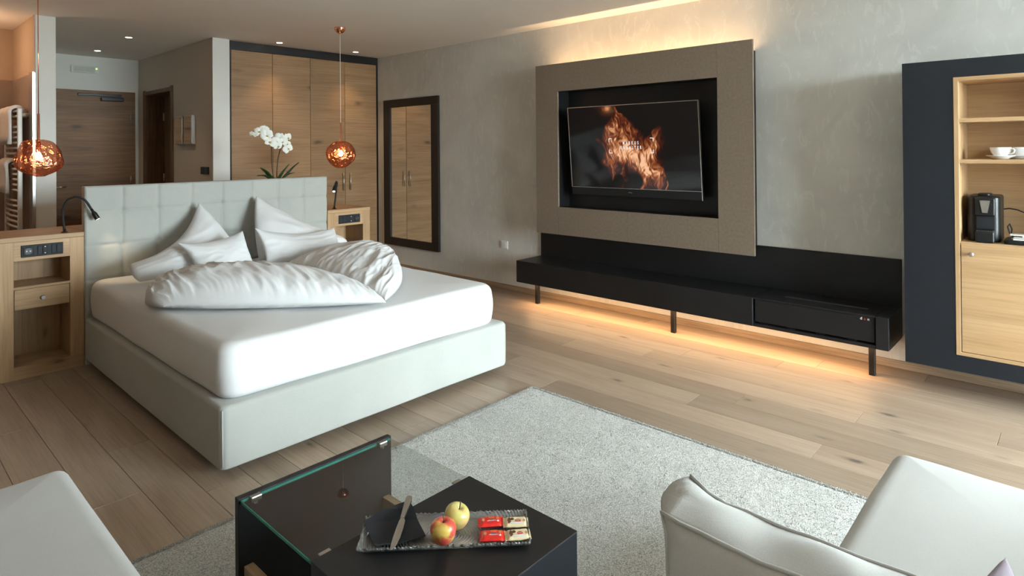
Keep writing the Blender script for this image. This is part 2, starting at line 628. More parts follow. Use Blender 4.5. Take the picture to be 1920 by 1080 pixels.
def puff(c, bows, thick, nrm, n=44, back=.7, wr=.008, wscale=7, seed=0, power=.45, front=1.0, streak=None, fine=None, skew=(0, 0), floor_z=None):
    """a filled cover: two swollen faces that meet in one seam round the outline"""
    c = [Vector(p) for p in c]
    bows = [Vector(b) for b in bows]
    nrm = Vector(nrm).normalized()
    bm = bmesh.new()
    top, bot = {}, {}
    for i in range(n + 1):
        for j in range(n + 1):
            u, v = i / n, j / n
            # finer rows by the seam
            u = .5 - .5 * math.cos(math.pi * u); u = u * .7 + i / n * .3
            v = .5 - .5 * math.cos(math.pi * v); v = v * .7 + j / n * .3
            p = coons(c, bows, u, v)
            U, V = 2 * u - 1, 2 * v - 1
            su, sv = U - skew[0] * (1 - U * U), V - skew[1] * (1 - V * V)
            d = max(0, (1 - su * su) * (1 - sv * sv)) ** power
            edge = i in (0, n) or j in (0, n)
            q = p * wscale + Vector((seed * 7.1, seed * 3.3, 0))
            w_ = (mnoise.noise(q) + .5 * mnoise.noise(q * 2.3)) * wr
            if streak:
                sx, sy, amp = streak
                s_ = mnoise.noise(Vector((u * sx + .5 * mnoise.noise(q * .6), v * sy, seed)))
                w_ += amp * (1 - abs(s_) * 3.2)
            if fine:
                sx, sy, amp = fine
                s_ = mnoise.noise(Vector((u * sx + 1.6 * mnoise.noise(q * .7), v * sy + mnoise.noise(q), seed + 5)))
                g_ = .35 + .65 * max(0, mnoise.noise(q * .5 + Vector((0, 9, 0))) + .4) + 1.3 * max(0, abs(U) - .6) + .8 * max(0, abs(V) - .6)
                w_ += amp * g_ * (1 - abs(s_) * 3.6)
            k = min(1, d * 2.2)
            if edge:
                top[i, j] = bot[i, j] = bm.verts.new(p + nrm * (w_ * .15))
            else:
                top[i, j] = bm.verts.new(p + nrm * (thick * front * d + w_ * k))
                pb = p - nrm * (thick * back * d)
                if floor_z is not None:
                    pb = Vector((p.x, p.y, floor_z + .002))
                bot[i, j] = bm.verts.new(pb)
    for i in range(n):
        for j in range(n):
            bm.faces.new((top[i, j], top[i + 1, j], top[i + 1, j + 1], top[i, j + 1]))
            f = (bot[i, j], bot[i, j + 1], bot[i + 1, j + 1], bot[i + 1, j])
            if len(set(f)) == 4 and set(f) != {top[i, j], top[i + 1, j], top[i + 1, j + 1], top[i, j + 1]}:
                try: bm.faces.new(f)
                except ValueError: pass
    return bm


def text_bm(s, size, spacing=1.0, extrude=.0005, sx=1.0, bold=0.0):
    cu = bpy.data.curves.new('t', 'FONT')
    cu.body = s
    cu.size = size
    cu.align_x = 'CENTER'
    cu.align_y = 'CENTER'
    cu.space_character = spacing
    cu.extrude = extrude
    cu.offset = bold
    o = bpy.data.objects.new('t', cu)
    COL.objects.link(o)
    dg = bpy.context.evaluated_depsgraph_get()
    me = bpy.data.meshes.new_from_object(o.evaluated_get(dg))
    bm = bmesh.new()
    bm.from_mesh(me)
    bpy.data.objects.remove(o)
    bpy.data.meshes.remove(me)
    bpy.data.curves.remove(cu)
    if sx != 1:
        bmesh.ops.scale(bm, verts=bm.verts, vec=(sx, 1, 1))
    return bm


def place(bm, origin, right, upv):
    """map local x,y,z to right, up, right x up"""
    r, u = Vector(right).normalized(), Vector(upv).normalized()
    n = r.cross(u)
    mt = Matrix((r, u, n)).transposed().to_4x4()
    mt.translation = Vector(origin)
    bmesh.ops.transform(bm, matrix=mt, verts=bm.verts)
    return bm


def area_light(name, loc, sx, sy, rot, power, color, parent=None, spread=180):
    d = bpy.data.lights.new(name, 'AREA')
    d.shape = 'RECTANGLE'
    d.size, d.size_y = sx, sy
    d.energy = power
    d.color = color
    d.spread = math.radians(spread)
    o = bpy.data.objects.new(name, d)
    COL.objects.link(o)
    o.location = Vector(loc) - (ORG[parent] if parent else Vector((0, 0, 0)))
    o.rotation_euler = rot
    if parent: o.parent = parent
    return o


def point_light(name, loc, power, color, radius=.03, parent=None, spot=None, aim=None, blend=.6):
    d = bpy.data.lights.new(name, 'SPOT' if spot else 'POINT')
    d.energy = power
    d.color = color
    d.shadow_soft_size = radius
    o = bpy.data.objects.new(name, d)
    COL.objects.link(o)
    o.location = Vector(loc) - (ORG[parent] if parent else Vector((0, 0, 0)))
    if spot:
        d.spot_size = math.radians(spot)
        d.spot_blend = blend
        o.rotation_euler = Vector(aim or (0, 0, -1)).to_track_quat('-Z', 'Y').to_euler()
    if parent: o.parent = parent
    return o


def struct(name, bm, mat, label, cat, parent=None):
    o = obj(name, bm, mat, parent)
    return tag(o, label, cat, kind='structure')


# ------------------------------------------------------------------ the room
X0 = -.75
fl = struct('floor', box(X0, XW + .1, YB, 8.9, -.08, -.012), 'rubber', 'light oiled oak plank floor running through the whole room', 'floor')
WPL = .1785
rows = int((XW - X0) / WPL) + 2
xs = [.680 + WPL * k for k in range(-9, rows)]
cache = {}
for ri, xa in enumerate(xs):
    x0, x1 = max(xa, X0), min(xa + WPL, XW)
    if x1 - x0 < .02: continue
    k = round((xa - .680) / WPL)
    L = 1.92
    y = {0: 2.918, 1: 3.415, 13: .942}.get(k, (k * .737 + .31 * ((k * 7) % 5)) % L) % L
    y = YB - L + (y - (YB - L)) % L
    while y < 8.8:
        ya, yb = max(y, YB), min(y + L, 8.8)
        if yb - ya > .03:
            key = (round(x1 - x0, 4), round(yb - ya, 3))
            if key not in cache:
                wd, ln = key
                g, c = .0007, .0016
                bm = bmesh.new()
                lo = [bm.verts.new(p) for p in ((g, g, -.012), (wd - g, g, -.012), (wd - g, ln - g, -.012), (g, ln - g, -.012))]
                mi = [bm.verts.new((v.co.x, v.co.y, -.0012)) for v in lo]
                hi = [bm.verts.new(p) for p in ((c, c, 0), (wd - c, c, 0), (wd - c, ln - c, 0), (c, ln - c, 0))]
                for a, b in ((lo, mi), (mi, hi)):
                    for q in range(4):
                        bm.faces.new((a[q], a[(q + 1) % 4], b[(q + 1) % 4], b[q]))
                bm.faces.new(hi)
                me = bpy.data.meshes.new('plank')
                bm.to_mesh(me)
                bm.free()
                me.materials.append(M['floor_oak'])
                cache[key] = me
            o = bpy.data.objects.new('plank', cache[key])
            COL.objects.link(o)
            o.parent = fl
            o.location = (x0, ya, 0)
        y += L

struct('ceiling', box(X0 - .1, XW + .1, YB - .1, 8.9, CEIL, CEIL + .1), 'ceiling', 'smooth pale painted ceiling with recessed spots', 'ceiling')
struct('wall_right', box(XW, XW + .1, YB - .1, 7.2, -.08, CEIL), 'plaster', 'grey beige trowelled plaster wall behind the television', 'wall')
struct('wall_left', box(X0 - .1, X0, YB - .1, 8.9, -.08, CEIL), 'brown_wall', 'brown wall on the sofa side of the room', 'wall')
bm = bmesh.new()
bx(bm, X0, WIN[0], YB - .1, YB, -.08, CEIL)
bx(bm, WIN[1], XW, YB - .1, YB, -.08, CEIL)
bx(bm, WIN[0], WIN[1], YB - .1, YB, -.08, WIN[2])
bx(bm, WIN[0], WIN[1], YB - .1, YB, WIN[3], CEIL)
struct('wall_rear', bm, 'white_wall', 'pale wall around the wide terrace window', 'wall')
bm = bmesh.new()
wf = struct('window_1', box(WIN[0], WIN[1], YB - .08, YB - .02, WIN[2], WIN[2] + .05), 'anthracite', 'wide dark framed terrace window behind the sofa', 'window')
for a, b, c, d in ((WIN[0], WIN[1], WIN[3] - .05, WIN[3]), (WIN[0], WIN[0] + .05, WIN[2] + .05, WIN[3] - .05), (WIN[1] - .05, WIN[1], WIN[2] + .05, WIN[3] - .05),
                   (3.175, 3.225, WIN[2] + .05, WIN[3] - .05)):
    obj('window_frame', box(a, b, YB - .08, YB - .02, c, d), 'anthracite', wf)
for a, b in ((WIN[0] + .05, 3.175), (3.225, WIN[1] - .05)):
    obj('pane', box(a, b, YB - .054, YB - .048, WIN[2] + .05, WIN[3] - .05), 'window_glass', wf)
struct('terrace_bounce_floor', box(-30, 30, -40, YB - .1, -.2, -.1), 'concrete', 'unseen pale grey terrace slab added outside the window to bounce skylight inside', 'terrace')  # unseen ground slab added outside, throws skylight up to the ceiling

YE = 8.806
struct('wall_entry', box(1.0, 2.8, YE, YE + .1, -.08, CEIL), 'white_wall', 'pale wall around the entrance door at the end of the passage', 'wall')
bm = bmesh.new()
bx(bm, 1.113, 1.252, 6.45, YE, -.08, CEIL)
struct('wall_partition', bm, 'white_wall', 'white partition end between passage and bathroom', 'wall')
# warm painted and tiled faces on the bathroom side
struct('wall_bathroom_side', box(1.104, 1.113, 6.452, 7.40, 2.093, CEIL), 'bath_wall', 'warm painted bathroom wall above the tiles', 'wall')
tl = struct('wall_tiles_side', box(1.100, 1.113, 6.62, 7.40, 0, 2.093), 'tile', 'brown tiled bathroom wall behind the towel radiator', 'wall')
struct('trim_1', box(1.092, 1.113, 6.456, 6.60, 0, 2.10), 'steel', 'bright metal profile closing the edge of the bathroom tiles', 'trim')
struct('wall_bathroom_back', box(X0, 1.104, 7.40, 7.5, 2.10, CEIL), 'bath_wall', 'beige back wall of the bathroom above the tiles', 'wall')
struct('wall_bathroom_tiles', box(X0, 1.104, 7.385, 7.5, -.08, 2.10), 'tile', 'brown tiled back wall of the bathroom', 'wall')
# passage wall with a door opening, white on its end
XC = 2.567
D2 = (7.665, 8.525, 2.115)
DW = (7.61, 8.575, 2.165)
bm = bmesh.new()
bx(bm, XC, 2.735, 6.512, 7.2, -.08, CEIL)
bx(bm, XC, 2.80, 7.2, DW[0], -.08, CEIL)
bx(bm, XC, 2.80, DW[1], YE, -.08, CEIL)
bx(bm, XC, 2.80, DW[0], DW[1], DW[2], CEIL)
struct('wall_passage', bm, 'taupe_wall', 'taupe wall along the passage beside the wardrobe', 'wall')
struct('trim_2', box(XC, 2.735, 6.498, 6.512, 0, CEIL), 'white_wall', 'white wall end left of the wardrobe', 'trim')
struct('baseboard_right', box(XW - .014, XW, YB, 6.55, 0, .05, bev=.002, seg=1), 'base_oak', 'low oak skirting along the plaster wall', 'baseboard')

# entrance door
d1 = thing('door_1', (2.07, YE - .02, 0), 'dark oak entrance door with a closer arm at the passage end', 'door')
d1['kind'] = 'structure'
obj('leaf', box(1.62, 2.524, YE - .022, YE, 0, 2.168, bev=.002, seg=1), 'door_x', d1)
for z in (1.856, 1.08):
    obj('hinge', tube(bmesh.new(), [(2.470, YE - .030, z - .045), (2.470, YE - .030, z + .045)], .0085, 10), 'steel', d1, smooth=True)
ar = obj('closer_arm', box(1.915, 2.37, YE - .045, YE - .022, 2.100, 2.128, bev=.004), 'black_plastic', d1)
obj('closer_body', box(2.145, 2.385, YE - .075, YE - .022, 2.043, 2.090, bev=.008), 'black_plastic', d1)
hd = obj('handle', cyl((1.69, YE - .07, 1.02), .009, 'x', .10, 12), 'steel', d1, smooth=True)
obj('handle_neck', cyl((1.70, YE - .07, 1.02), .009, 'y', .05, 12), 'steel', hd)

# side door in the passage
d2 = thing('door_2', (XC, 8.09, 0), 'dark oak framed side door standing in a deep reveal in the passage', 'door')
d2['kind'] = 'structure'
obj('frame_post', box(XC - .014, XC - .001, 7.593, D2[0], 0, D2[2] + .06), 'door_z', d2)
obj('jamb', box(XC - .001, 2.79, DW[0] + .002, D2[0], 0, D2[2]), 'door_z', d2)
obj('frame_post', box(XC - .014, XC - .001, D2[1], 8.593, 0, D2[2] + .06), 'door_z', d2)
obj('jamb', box(XC - .001, 2.79, D2[1], DW[1] - .002, 0, D2[2]), 'door_z', d2)
obj('frame_head', box(XC - .014, 2.79, D2[0], D2[1], D2[2], D2[2] + .045), 'door_z', d2)
lf = obj('leaf', box(2.775, 2.80, D2[0], D2[1], 0, D2[2]), 'door_z', d2)
for z in (1.86, 1.10):
    obj('hinge', tube(bmesh.new(), [(2.764, D2[1] - .012, z - .05), (2.764, D2[1] - .012, z + .05)], .009, 10), 'steel', lf, smooth=True)

# emergency light above the entrance door
e = thing('emergency_light', (1.985, YE, 2.37), 'flat pale emergency light with green indicator above the entrance door', 'emergency light')
obj('housing', box(1.851, 2.135, YE - .03, YE, 2.372, 2.458, bev=.006), 'white_plastic', e)
obj('lens', box(1.875, 2.09, YE - .034, YE - .03, 2.385, 2.445), 'clear_plastic', e)
obj('indicator', box(2.103, 2.113, YE - .035, YE - .03, 2.424, 2.434), 'green_led', e)
obj('test_button', cyl((2.108, YE - .036, 2.388), .008, 'y', .008, 10), 'white_plastic', e)

# mirrored pair of frames in the passage, and the switch
pr = thing('mirrored_wall_box', (XC, 7.2, 1.5), 'pair of small mirrored boxes with chrome edges beside the side door', 'wall box')
for a, b in ((6.955, 7.20), (7.225, 7.452)):
    fr = obj('chrome_frame', box(XC - .035, XC - .0, a, b, 1.50, 1.812, bev=.002, seg=1), 'steel', pr)
    obj('mirror_pane', box(XC - .038, XC - .034, a + .014, b - .014, 1.514, 1.798), 'mirror', fr)
sw = thing('passage_switch', (XC, 6.70, 1.22), 'black double switch at the end of the passage wall', 'switch')
pl = obj('plate', box(XC - .010, XC, 6.60, 6.80, 1.187, 1.262, bev=.003), 'black_plastic', sw)
for a in (6.612, 6.704):
    obj('rocker', box(XC - .015, XC - .010, a, a + .084, 1.195, 1.254, bev=.002), 'black_plastic', sw)
sw = thing('wall_switch', (XW, 4.37, .44), 'small white wall plate low beside the media bench', 'switch')
obj('plate', box(XW - .009, XW, 4.322, 4.422, .405, .487, bev=.003), 'white_plastic', sw)
obj('rocker', box(XW - .014, XW - .009, 4.337, 4.407, .417, .475, bev=.003), 'white_plastic', sw)

# recessed ceiling spots
for x, y, lab, pw, ang in ((1.978, 7.076, 'recessed round ceiling spot nearest in the passage', 14, 85),
                           (1.991, 8.246, 'recessed round ceiling spot in front of the entrance door', 14, 85),
                           (3.192, 6.326, 'recessed round ceiling spot over the left wardrobe doors', 26, 80),
                           (4.124, 6.310, 'recessed round ceiling spot over the right wardrobe doors', 26, 80)):
    s = thing('ceiling_spot', (x, y, CEIL), lab, 'ceiling spot', 'recessed ceiling spots')
    obj('ring', lathe(bmesh.new(), [(.030, 0), (.030, -.003), (.040, -.004), (.043, 0)], (x, y, CEIL), 24), 'white_plastic', s, smooth=True)
    obj('lens', lathe(bmesh.new(), [(0, -.0025), (.030, -.0025), (.030, 0)], (x, y, CEIL), 24), 'spot_glow', s)
    point_light('spot_beam', (x, y, CEIL - .02), pw, (1, .72, .44), .02, s, spot=ang, blend=.9)

# ------------------------------------------------------------------ wardrobe
YW = 6.552
wd = thing('wardrobe', (3.67, YW, 0), 'tall built-in oak wardrobe with four doors in a black frame', 'wardrobe')
obj('frame_top', box(2.737, XW, YW - .004, 7.1, 2.487, CEIL - .001), 'black', wd)
obj('frame_side', box(2.737, 2.768, YW - .004, 7.1, 0, 2.487), 'black', wd)
obj('frame_side', box(4.580, XW - .001, YW - .004, 7.1, 0, 2.487), 'black', wd)
obj('carcass', box(2.768, 4.580, YW + .025, 7.1, 0, 2.487), 'black', wd)
dw = (4.578 - 2.772) / 4
for k in range(4):
    a = 2.772 + k * dw
    d = obj('door', box(a + .002, a + dw - .002, YW, YW + .022, .01, 2.484, bev=.0015, seg=1), 'ward', wd, origin=None)
    hx = a + dw - .040 if k % 2 == 0 else a + .055
    h = obj('handle', tube(bmesh.new(), [(hx, YW - .030, .945), (hx, YW - .030, 1.150)], .006, 10), 'steel', d, smooth=True)
    for z in (.96, 1.135):
        pass

# wall mirror
mr = thing('wall_mirror', (XW, 5.88, .27), 'tall wall mirror in a wide dark brown frame beside the wardrobe', 'mirror')
y0, y1, z0, z1 = 5.362, 6.394, .266, 2.031
iy0, iy1, iz0, iz1 = 5.488, 6.267, .358, 1.936
xm = XW - .03
obj('frame_rail', box(xm, XW, y0, y1, iz1, z1, bev=.003, seg=1), 'dark_frame', mr)
obj('frame_rail', box(xm, XW, y0, y1, z0, iz0, bev=.003, seg=1), 'dark_frame', mr)
obj('frame_stile', box(xm, XW, y0, iy0, iz0, iz1, bev=.003, seg=1), 'dark_frame', mr)
obj('frame_stile', box(xm, XW, iy1, y1, iz0, iz1, bev=.003, seg=1), 'dark_frame', mr)
obj('mirror_pane', box(xm + .016, XW - .002, iy0, iy1, iz0, iz1), 'mirror', mr)

# ------------------------------------------------------------------ television surround
XS = 4.398
sp = thing('television_surround', (XW, 2.75, .64), 'taupe board surround with a black niche holding the television', 'wall panel')
yl, yr, zt, zb = 3.765, 1.739, 2.187, .646
nl, nr, nt_, nb = 3.509, 2.0045, 1.937, .894
g = .0008
obj('board', box(XS, XS + .02, nl + g, yl, zb, zt), 'stone', sp, label='left upright board')
obj('board', box(XS, XS + .02, yr, nr - g, zb, zt), 'stone', sp, label='right upright board')
obj('board', box(XS, XS + .02, nr + g, nl - g, nt_, zt), 'stone', sp, label='top board')
obj('board', box(XS, XS + .02, nr + g, 2.78 - g, zb, nb), 'stone', sp, label='lower right board')
obj('board', box(XS, XS + .02, 2.78 + g, nl - g, zb, nb), 'stone', sp, label='lower left board')
bm = bmesh.new()
b0, b1 = 1.797, 3.707
bx(bm, XS + .021, XW - .002, nl, b1, .70, 2.05)
bx(bm, XS + .021, XW - .002, b1 - .015, b1, 2.05, 2.13)
bx(bm, XS + .021, XW - .002, b0, nr, .70, 2.05)
bx(bm, XS + .021, XW - .002, b0, b0 + .015, 2.05, 2.13)
bx(bm, XS + .021, XW - .002, nr, nl, nt_, 2.05)
bx(bm, XS + .021, XW - .002, nr, nl, .70, nb)
bx(bm, 4.567, XW - .002, nr, nl, nb, nt_)
obj('niche_box', bm, 'black', sp)
ls = obj('led_strip', box(XS + .028, XS + .040, b0 + .03, b1 - .03, 2.0505, 2.054), 'led_glow', sp)
area_light('led_wash', (XS + .034, (b0 + b1) / 2, 2.058), b1 - b0 - .06, .010, (math.radians(180), 0, math.radians(90)), 9.5, (1, .62, .32), sp)

# television, tilted forward on its arm
tvx = thing('television', (4.42, 2.766, 1.397), 'flat television showing a flame, tilted forward in the black niche', 'television')
tvx.rotation_euler = (0, 0, 0)
TW, TH = 1.226, .770
ty, tt = math.radians(.963), math.radians(5.076)
Rr = Matrix.Rotation(ty, 3, 'Z') @ Vector((0, -1, 0))
Nn = Matrix.Rotation(ty, 3, 'Z') @ Vector((-1, 0, 0))
Uu = Vector((0, 0, 1)) * math.cos(tt) + Nn * math.sin(tt)
Ww = Rr.cross(Uu)      # outwards
tvx.matrix_world = Matrix.Translation((4.42, 2.766, 1.397)) @ Matrix((Rr, Uu, Ww)).transposed().to_4x4()
SBH = .068             # sound bar height
obj('back_cover', box(-TW / 2 + .01, TW / 2 - .01, -TH / 2 + .01, TH / 2 - .01, -.035, -.004, bev=.004), 'black_plastic', tvx, local=True)
fr = .006
tvf = obj('metal_frame', box(-TW / 2, TW / 2, TH / 2 - fr, TH / 2, -.012, .003), 'steel', tvx, local=True)
obj('metal_frame', box(-TW / 2, -TW / 2 + fr, -TH / 2 + SBH, TH / 2 - fr, -.012, .003), 'steel', tvx, local=True)
obj('metal_frame', box(TW / 2 - fr, TW / 2, -TH / 2, TH / 2 - fr, -.020, .003), 'steel', tvx, local=True)
obj('metal_frame', box(-TW / 2, TW / 2 - fr, -TH / 2 + SBH, -TH / 2 + SBH + .003, -.012, .003), 'steel', tvx, local=True)
obj('sound_bar', box(-TW / 2, TW / 2 - fr, -TH / 2, -TH / 2 + SBH, -.03, .001, bev=.003, seg=1), 'black_plastic', tvx, local=True)
obj('wall_arm', box(-.10, .10, -.10, .10, -.125, -.035), 'black_metal', tvx, local=True)
lg = bmesh.new()
tube(lg, [(-.016, -.004, 0), (-.008, .002, 0), (-.002, -.002, 0), (.004, .003, 0), (.008, -.003, 0), (.017, -.003, 0)], .0022, 6)
bmesh.ops.translate(lg, verts=lg.verts, vec=(-.02, -TH / 2 + SBH * .55, .002))
obj('maker_mark', lg, 'steel', tvx, local=True, label='small silver maker mark')


def flame_colors(gx, gy):
    """picture on the screen: flames over dark logs; gx, gy in 0..1, y up"""
    rng = np.random.default_rng(5)
    H, W = gx.shape
    asp = 1.75

    def vnoise(x, y, s):
        x = x * s; y = y * s
        xi, yi = np.floor(x).astype(int), np.floor(y).astype(int)
        fx, fy = x - xi, y - yi
        fx = fx * fx * (3 - 2 * fx); fy = fy * fy * (3 - 2 * fy)
        tab = rng.random((64, 64))
        t = lambda a, b: tab[a % 64, b % 64]
        return (t(xi, yi) * (1 - fx) + t(xi + 1, yi) * fx) * (1 - fy) + (t(xi, yi + 1) * (1 - fx) + t(xi + 1, yi + 1) * fx) * fy
    X, Yv = gx * asp, gy
    wx = (vnoise(X, Yv, 7) - .5) * .09 + (vnoise(X, Yv, 18) - .5) * .05
    wy = (vnoise(X + 9, Yv, 7) - .5) * .09
    px, py = X + wx, Yv + wy
    I = np.zeros_like(gx)
    strokes = [  # polyline (u, v from the top) with half widths, strength
        ([(.425, .0), (.43, .10), (.40, .22), (.40, .36), (.44, .55)], [.012, .030, .085, .115, .12], .60),
        ([(.45, .10), (.49, .24), (.50, .40), (.55, .56)], [.012, .040, .065, .09], .34),
        ([(.36, .22), (.34, .38), (.40, .55), (.52, .64)], [.03, .065, .10, .10], .46),
        ([(.24, .42), (.30, .50), (.38, .60)], [.015, .040, .06], .26),
        ([(.34, .56), (.32, .68), (.36, .82), (.35, .90)], [.05, .055, .035, .014], .50),
        ([(.46, .60), (.57, .66), (.62, .78)], [.10, .10, .06], .78),
        ([(.67, .34), (.71, .44), (.67, .56), (.60, .66)], [.03, .075, .07, .06], .55),
        ([(.62, .68), (.68, .78), (.71, .90), (.72, 1.0)], [.06, .075, .060, .04], .62),
        ([(.63, .74), (.61, .88), (.60, 1.0)], [.035, .03, .028], .6),
        ([(.45, .78), (.45, .90), (.43, 1.0)], [.035, .032, .045], .45),
        ([(.77, .93), (.78, 1.0)], [.010, .020], .5),
        ([(.46, .22), (.53, .34), (.60, .48), (.64, .60)], [.02, .05, .07, .07], .30),
        ([(.37, .10), (.33, .26), (.30, .40)], [.008, .03, .04], .22),
        ([(.40, .28), (.45, .50), (.58, .66), (.66, .86)], [.10, .17, .18, .12], .20),
        ([(.70, .36), (.68, .50), (.64, .66), (.66, .82)], [.06, .10, .10, .10], .38),
        ([(.30, .60), (.36, .72), (.38, .80)], [.05, .07, .05], .30),
        ([(.53, .50), (.60, .62), (.66, .50)], [.02, .03, .02], .32),
    ]
    for pts, ws, st in strokes:
        best = np.full_like(gx, 9.0)
        for (a, b), wa, wb in zip(zip(pts, pts[1:]), ws, ws[1:]):
            ax, ay, bx_, by = a[0] * asp, 1 - a[1], b[0] * asp, 1 - b[1]
            t = np.clip(((px - ax) * (bx_ - ax) + (py - ay) * (by - ay)) / ((bx_ - ax) ** 2 + (by - ay) ** 2), 0, 1)
            d = np.hypot(px - ax - t * (bx_ - ax), py - ay - t * (by - ay)) / (wa + (wb - wa) * t)
            best = np.minimum(best, d)
        I += st * np.exp(-best ** 2.6)
    fil = vnoise(px * 2.2 + py * .5, py * .6, 26) * .6 + vnoise(px * 2.2 - py * .6, py * .7, 44) * .4
    I = I * (.16 + 1.45 * fil ** 1.8)
    # dark logs cut out of the foot of the fire
    for (lx, ly, lr) in ((.40, .90, .062), (.53, .90, .085), (.48, .99, .08)):
        dd = np.hypot((gx - lx) * asp, (1 - gy) - ly) / (lr * 1.15)
        I *= np.clip((dd - .8) / .4, .12, 1)
    I = np.clip(I, 0, 1.2)
    r = np.clip(I * .80, 0, 1) ** 1.45
    g_ = np.clip(I * .62, 0, 1) ** 2.2
    b_ = np.clip(I * .56, 0, 1) ** 3.0
    return np.stack([r, g_, b_], -1) + np.array([.0035, .0032, .0035])


nx, ny = 420, 240
sx0, sx1 = -TW / 2 + fr, TW / 2 - fr
sy0, sy1 = -TH / 2 + SBH + .003, TH / 2 - fr
gx, gy = np.meshgrid(np.linspace(0, 1, nx), np.linspace(0, 1, ny))
cols = flame_colors(gx, gy)
vs = np.stack([sx0 + gx * (sx1 - sx0), sy0 + gy * (sy1 - sy0), np.full_like(gx, .0005)], -1).reshape(-1, 3)
idx = np.arange(nx * ny).reshape(ny, nx)
fs = np.stack([idx[:-1, :-1], idx[:-1, 1:], idx[1:, 1:], idx[1:, :-1]], -1).reshape(-1, 4)
me = bpy.data.meshes.new('screen')
me.from_pydata(vs.tolist(), [], fs.tolist())
ca = me.color_attributes.new('picture', 'FLOAT_COLOR', 'POINT')
ca.data.foreach_set('color', np.concatenate([cols.reshape(-1, 3), np.ones((nx * ny, 1))], 1).astype(np.float32).ravel())
ms, nt, b = new_mat('lit_screen')
at = nt.nodes.new('ShaderNodeAttribute')
at.attribute_name = 'picture'
b.inputs['Base Color'].default_value = (.004, .004, .004, 1)
b.inputs['Roughness'].default_value = .07
b.inputs['Specular IOR Level'].default_value = .45
nt.links.new(at.outputs['Color'], b.inputs['Emission Color'])
b.inputs['Emission Strength'].default_value = 1.0
scr = link('screen', me, ms, tvx)
ORG[scr] = Vector((0, 0, 0))
TX, TYY = (sx0 + sx1) / 2 + .008, sy0 + (sy1 - sy0) * .515
for s, dy in (('MARKUS', .021), ('RANALTER', -.017)):
    tb = text_bm(s, .038, 2.15, .0002, .58, .0009)
    bmesh.ops.translate(tb, verts=tb.verts, vec=(TX, TYY + dy, .0012))
    obj('screen_text', tb, 'text_white', tvx, local=True, label='white capital letters on the screen')
for sx in (-1, 1):
    for sy in (-1, 1):
        cb = bmesh.new()
        cx, cy = TX + sx * .208, TYY + sy * .060
        bx(cb, min(cx, cx - sx * .028), max(cx, cx - sx * .028), cy - .0028, cy + .0028, .001, .0014)
        bx(cb, cx - .0028, cx + .0028, min(cy, cy - sy * .028), max(cy, cy - sy * .028), .001, .0014)
        obj('screen_bracket', cb, 'text_white', tvx, local=True)

# ------------------------------------------------------------------ media bench
mb = thing('media_bench', (4.4, 2.37, 0), 'long low black media bench with back panel on dark legs, lit from below', 'bench')
XB = 4.215
obj('body', box(XB, 4.577, 1.685, 3.860, .202, .398, bev=.0015, seg=1), 'black', mb)
obj('back_panel', box(4.578, XW - .001, .878, 3.870, .205, .697, bev=.0015, seg=1), 'black', mb)
obj('end_block', box(XB, 4.577, .876, .945, .202, .398, bev=.0015, seg=1), 'black', mb)
obj('floor_plate', box(XB + .004, 4.577, .945, 1.683, .202, .222), 'black', mb)
fi = obj('fire_insert', box(XB + .012, 4.575, .952, 1.674, .234, .386, bev=.002, seg=1), 'black', mb, label='black drawer-like fire insert with a slot on top')
obj('top_cover', box(XB + .002, 4.577, .946, 1.681, .388, .399, bev=.001, seg=1), 'black', mb)
sl = obj('burner_slot', box(4.36, 4.385, 1.02, 1.52, .3992, .401), 'dark_steel', fi)
for k in range(4):
    yy = 1.06 + k * .18
    obj('adjusting_foot', box(XB + .03, XB + .06, yy, yy + .05, .222, .234), 'black_metal', fi)
for ch, mt_, dx in (('d', 'print_white', .020), ('a', 'print_red', .0), ('n', 'print_white', -.020)):
    tb = text_bm(ch, .024, 1, .0004)
    place(tb, (XB + .0115, 1.005 + dx, .371), (0, -1, 0), (0, 0, 1))
    obj('maker_letter', tb, mt_, fi)
for y in (3.722, 2.350, .995):
    obj('leg', box(4.333, 4.367, y - .017, y + .017, 0, .202, bev=.002, seg=1), 'black_metal', mb)
obj('led_strip', box(4.290, 4.310, .98, 3.78, .197, .202), 'led_glow', mb)
area_light('led_underlight', (4.300, 2.38, .194), 2.8, .02, (0, 0, math.radians(90)), 15, (1, .58, .27), mb)

# ------------------------------------------------------------------ minibar cabinet on the wall
cb = thing('minibar_cabinet', (4.4, .15, .169), 'wall cabinet with anthracite surround and open oak shelves over a door', 'cabinet')
XF = 4.2
yo0, yo1 = .79, -.50
wi0, wi1 = .546, -.25
zo0, zo1, wz0, wz1 = .169, 1.897, .261, 1.797
obj('surround_stile', box(XF, XF + .02, wi0, yo0, zo0, zo1), 'anthracite', cb)
obj('surround_stile', box(XF, XF + .02, yo1, wi1, zo0, zo1), 'anthracite', cb)
obj('surround_rail', box(XF, XF + .02, wi1, wi0, wz1, zo1), 'anthracite', cb)
obj('surround_rail', box(XF, XF + .02, wi1, wi0, zo0, wz0), 'anthracite', cb)
obj('side_panel', box(XF + .02, XW - .001, yo0 - .02, yo0, zo0, zo1), 'anthracite', cb)
obj('side_panel', box(XF + .02, XW - .001, yo1, yo1 + .02, zo0, zo1), 'anthracite', cb)
obj('oak_side', box(XF - .002, 4.56, wi0 - .023, wi0, wz0, wz1, bev=.001, seg=1), 'shelf_z', cb)
obj('oak_side', box(XF - .002, 4.56, wi1, wi1 + .023, wz0, wz1, bev=.001, seg=1), 'shelf_z', cb)
obj('oak_top', box(XF - .002, 4.56, wi1 + .023, wi0 - .023, wz1 - .022, wz1, bev=.001, seg=1), 'shelf_y', cb)
obj('oak_bottom', box(XF - .002, 4.56, wi1 + .023, wi0 - .023, wz0, wz0 + .02, bev=.001, seg=1), 'shelf_y', cb)
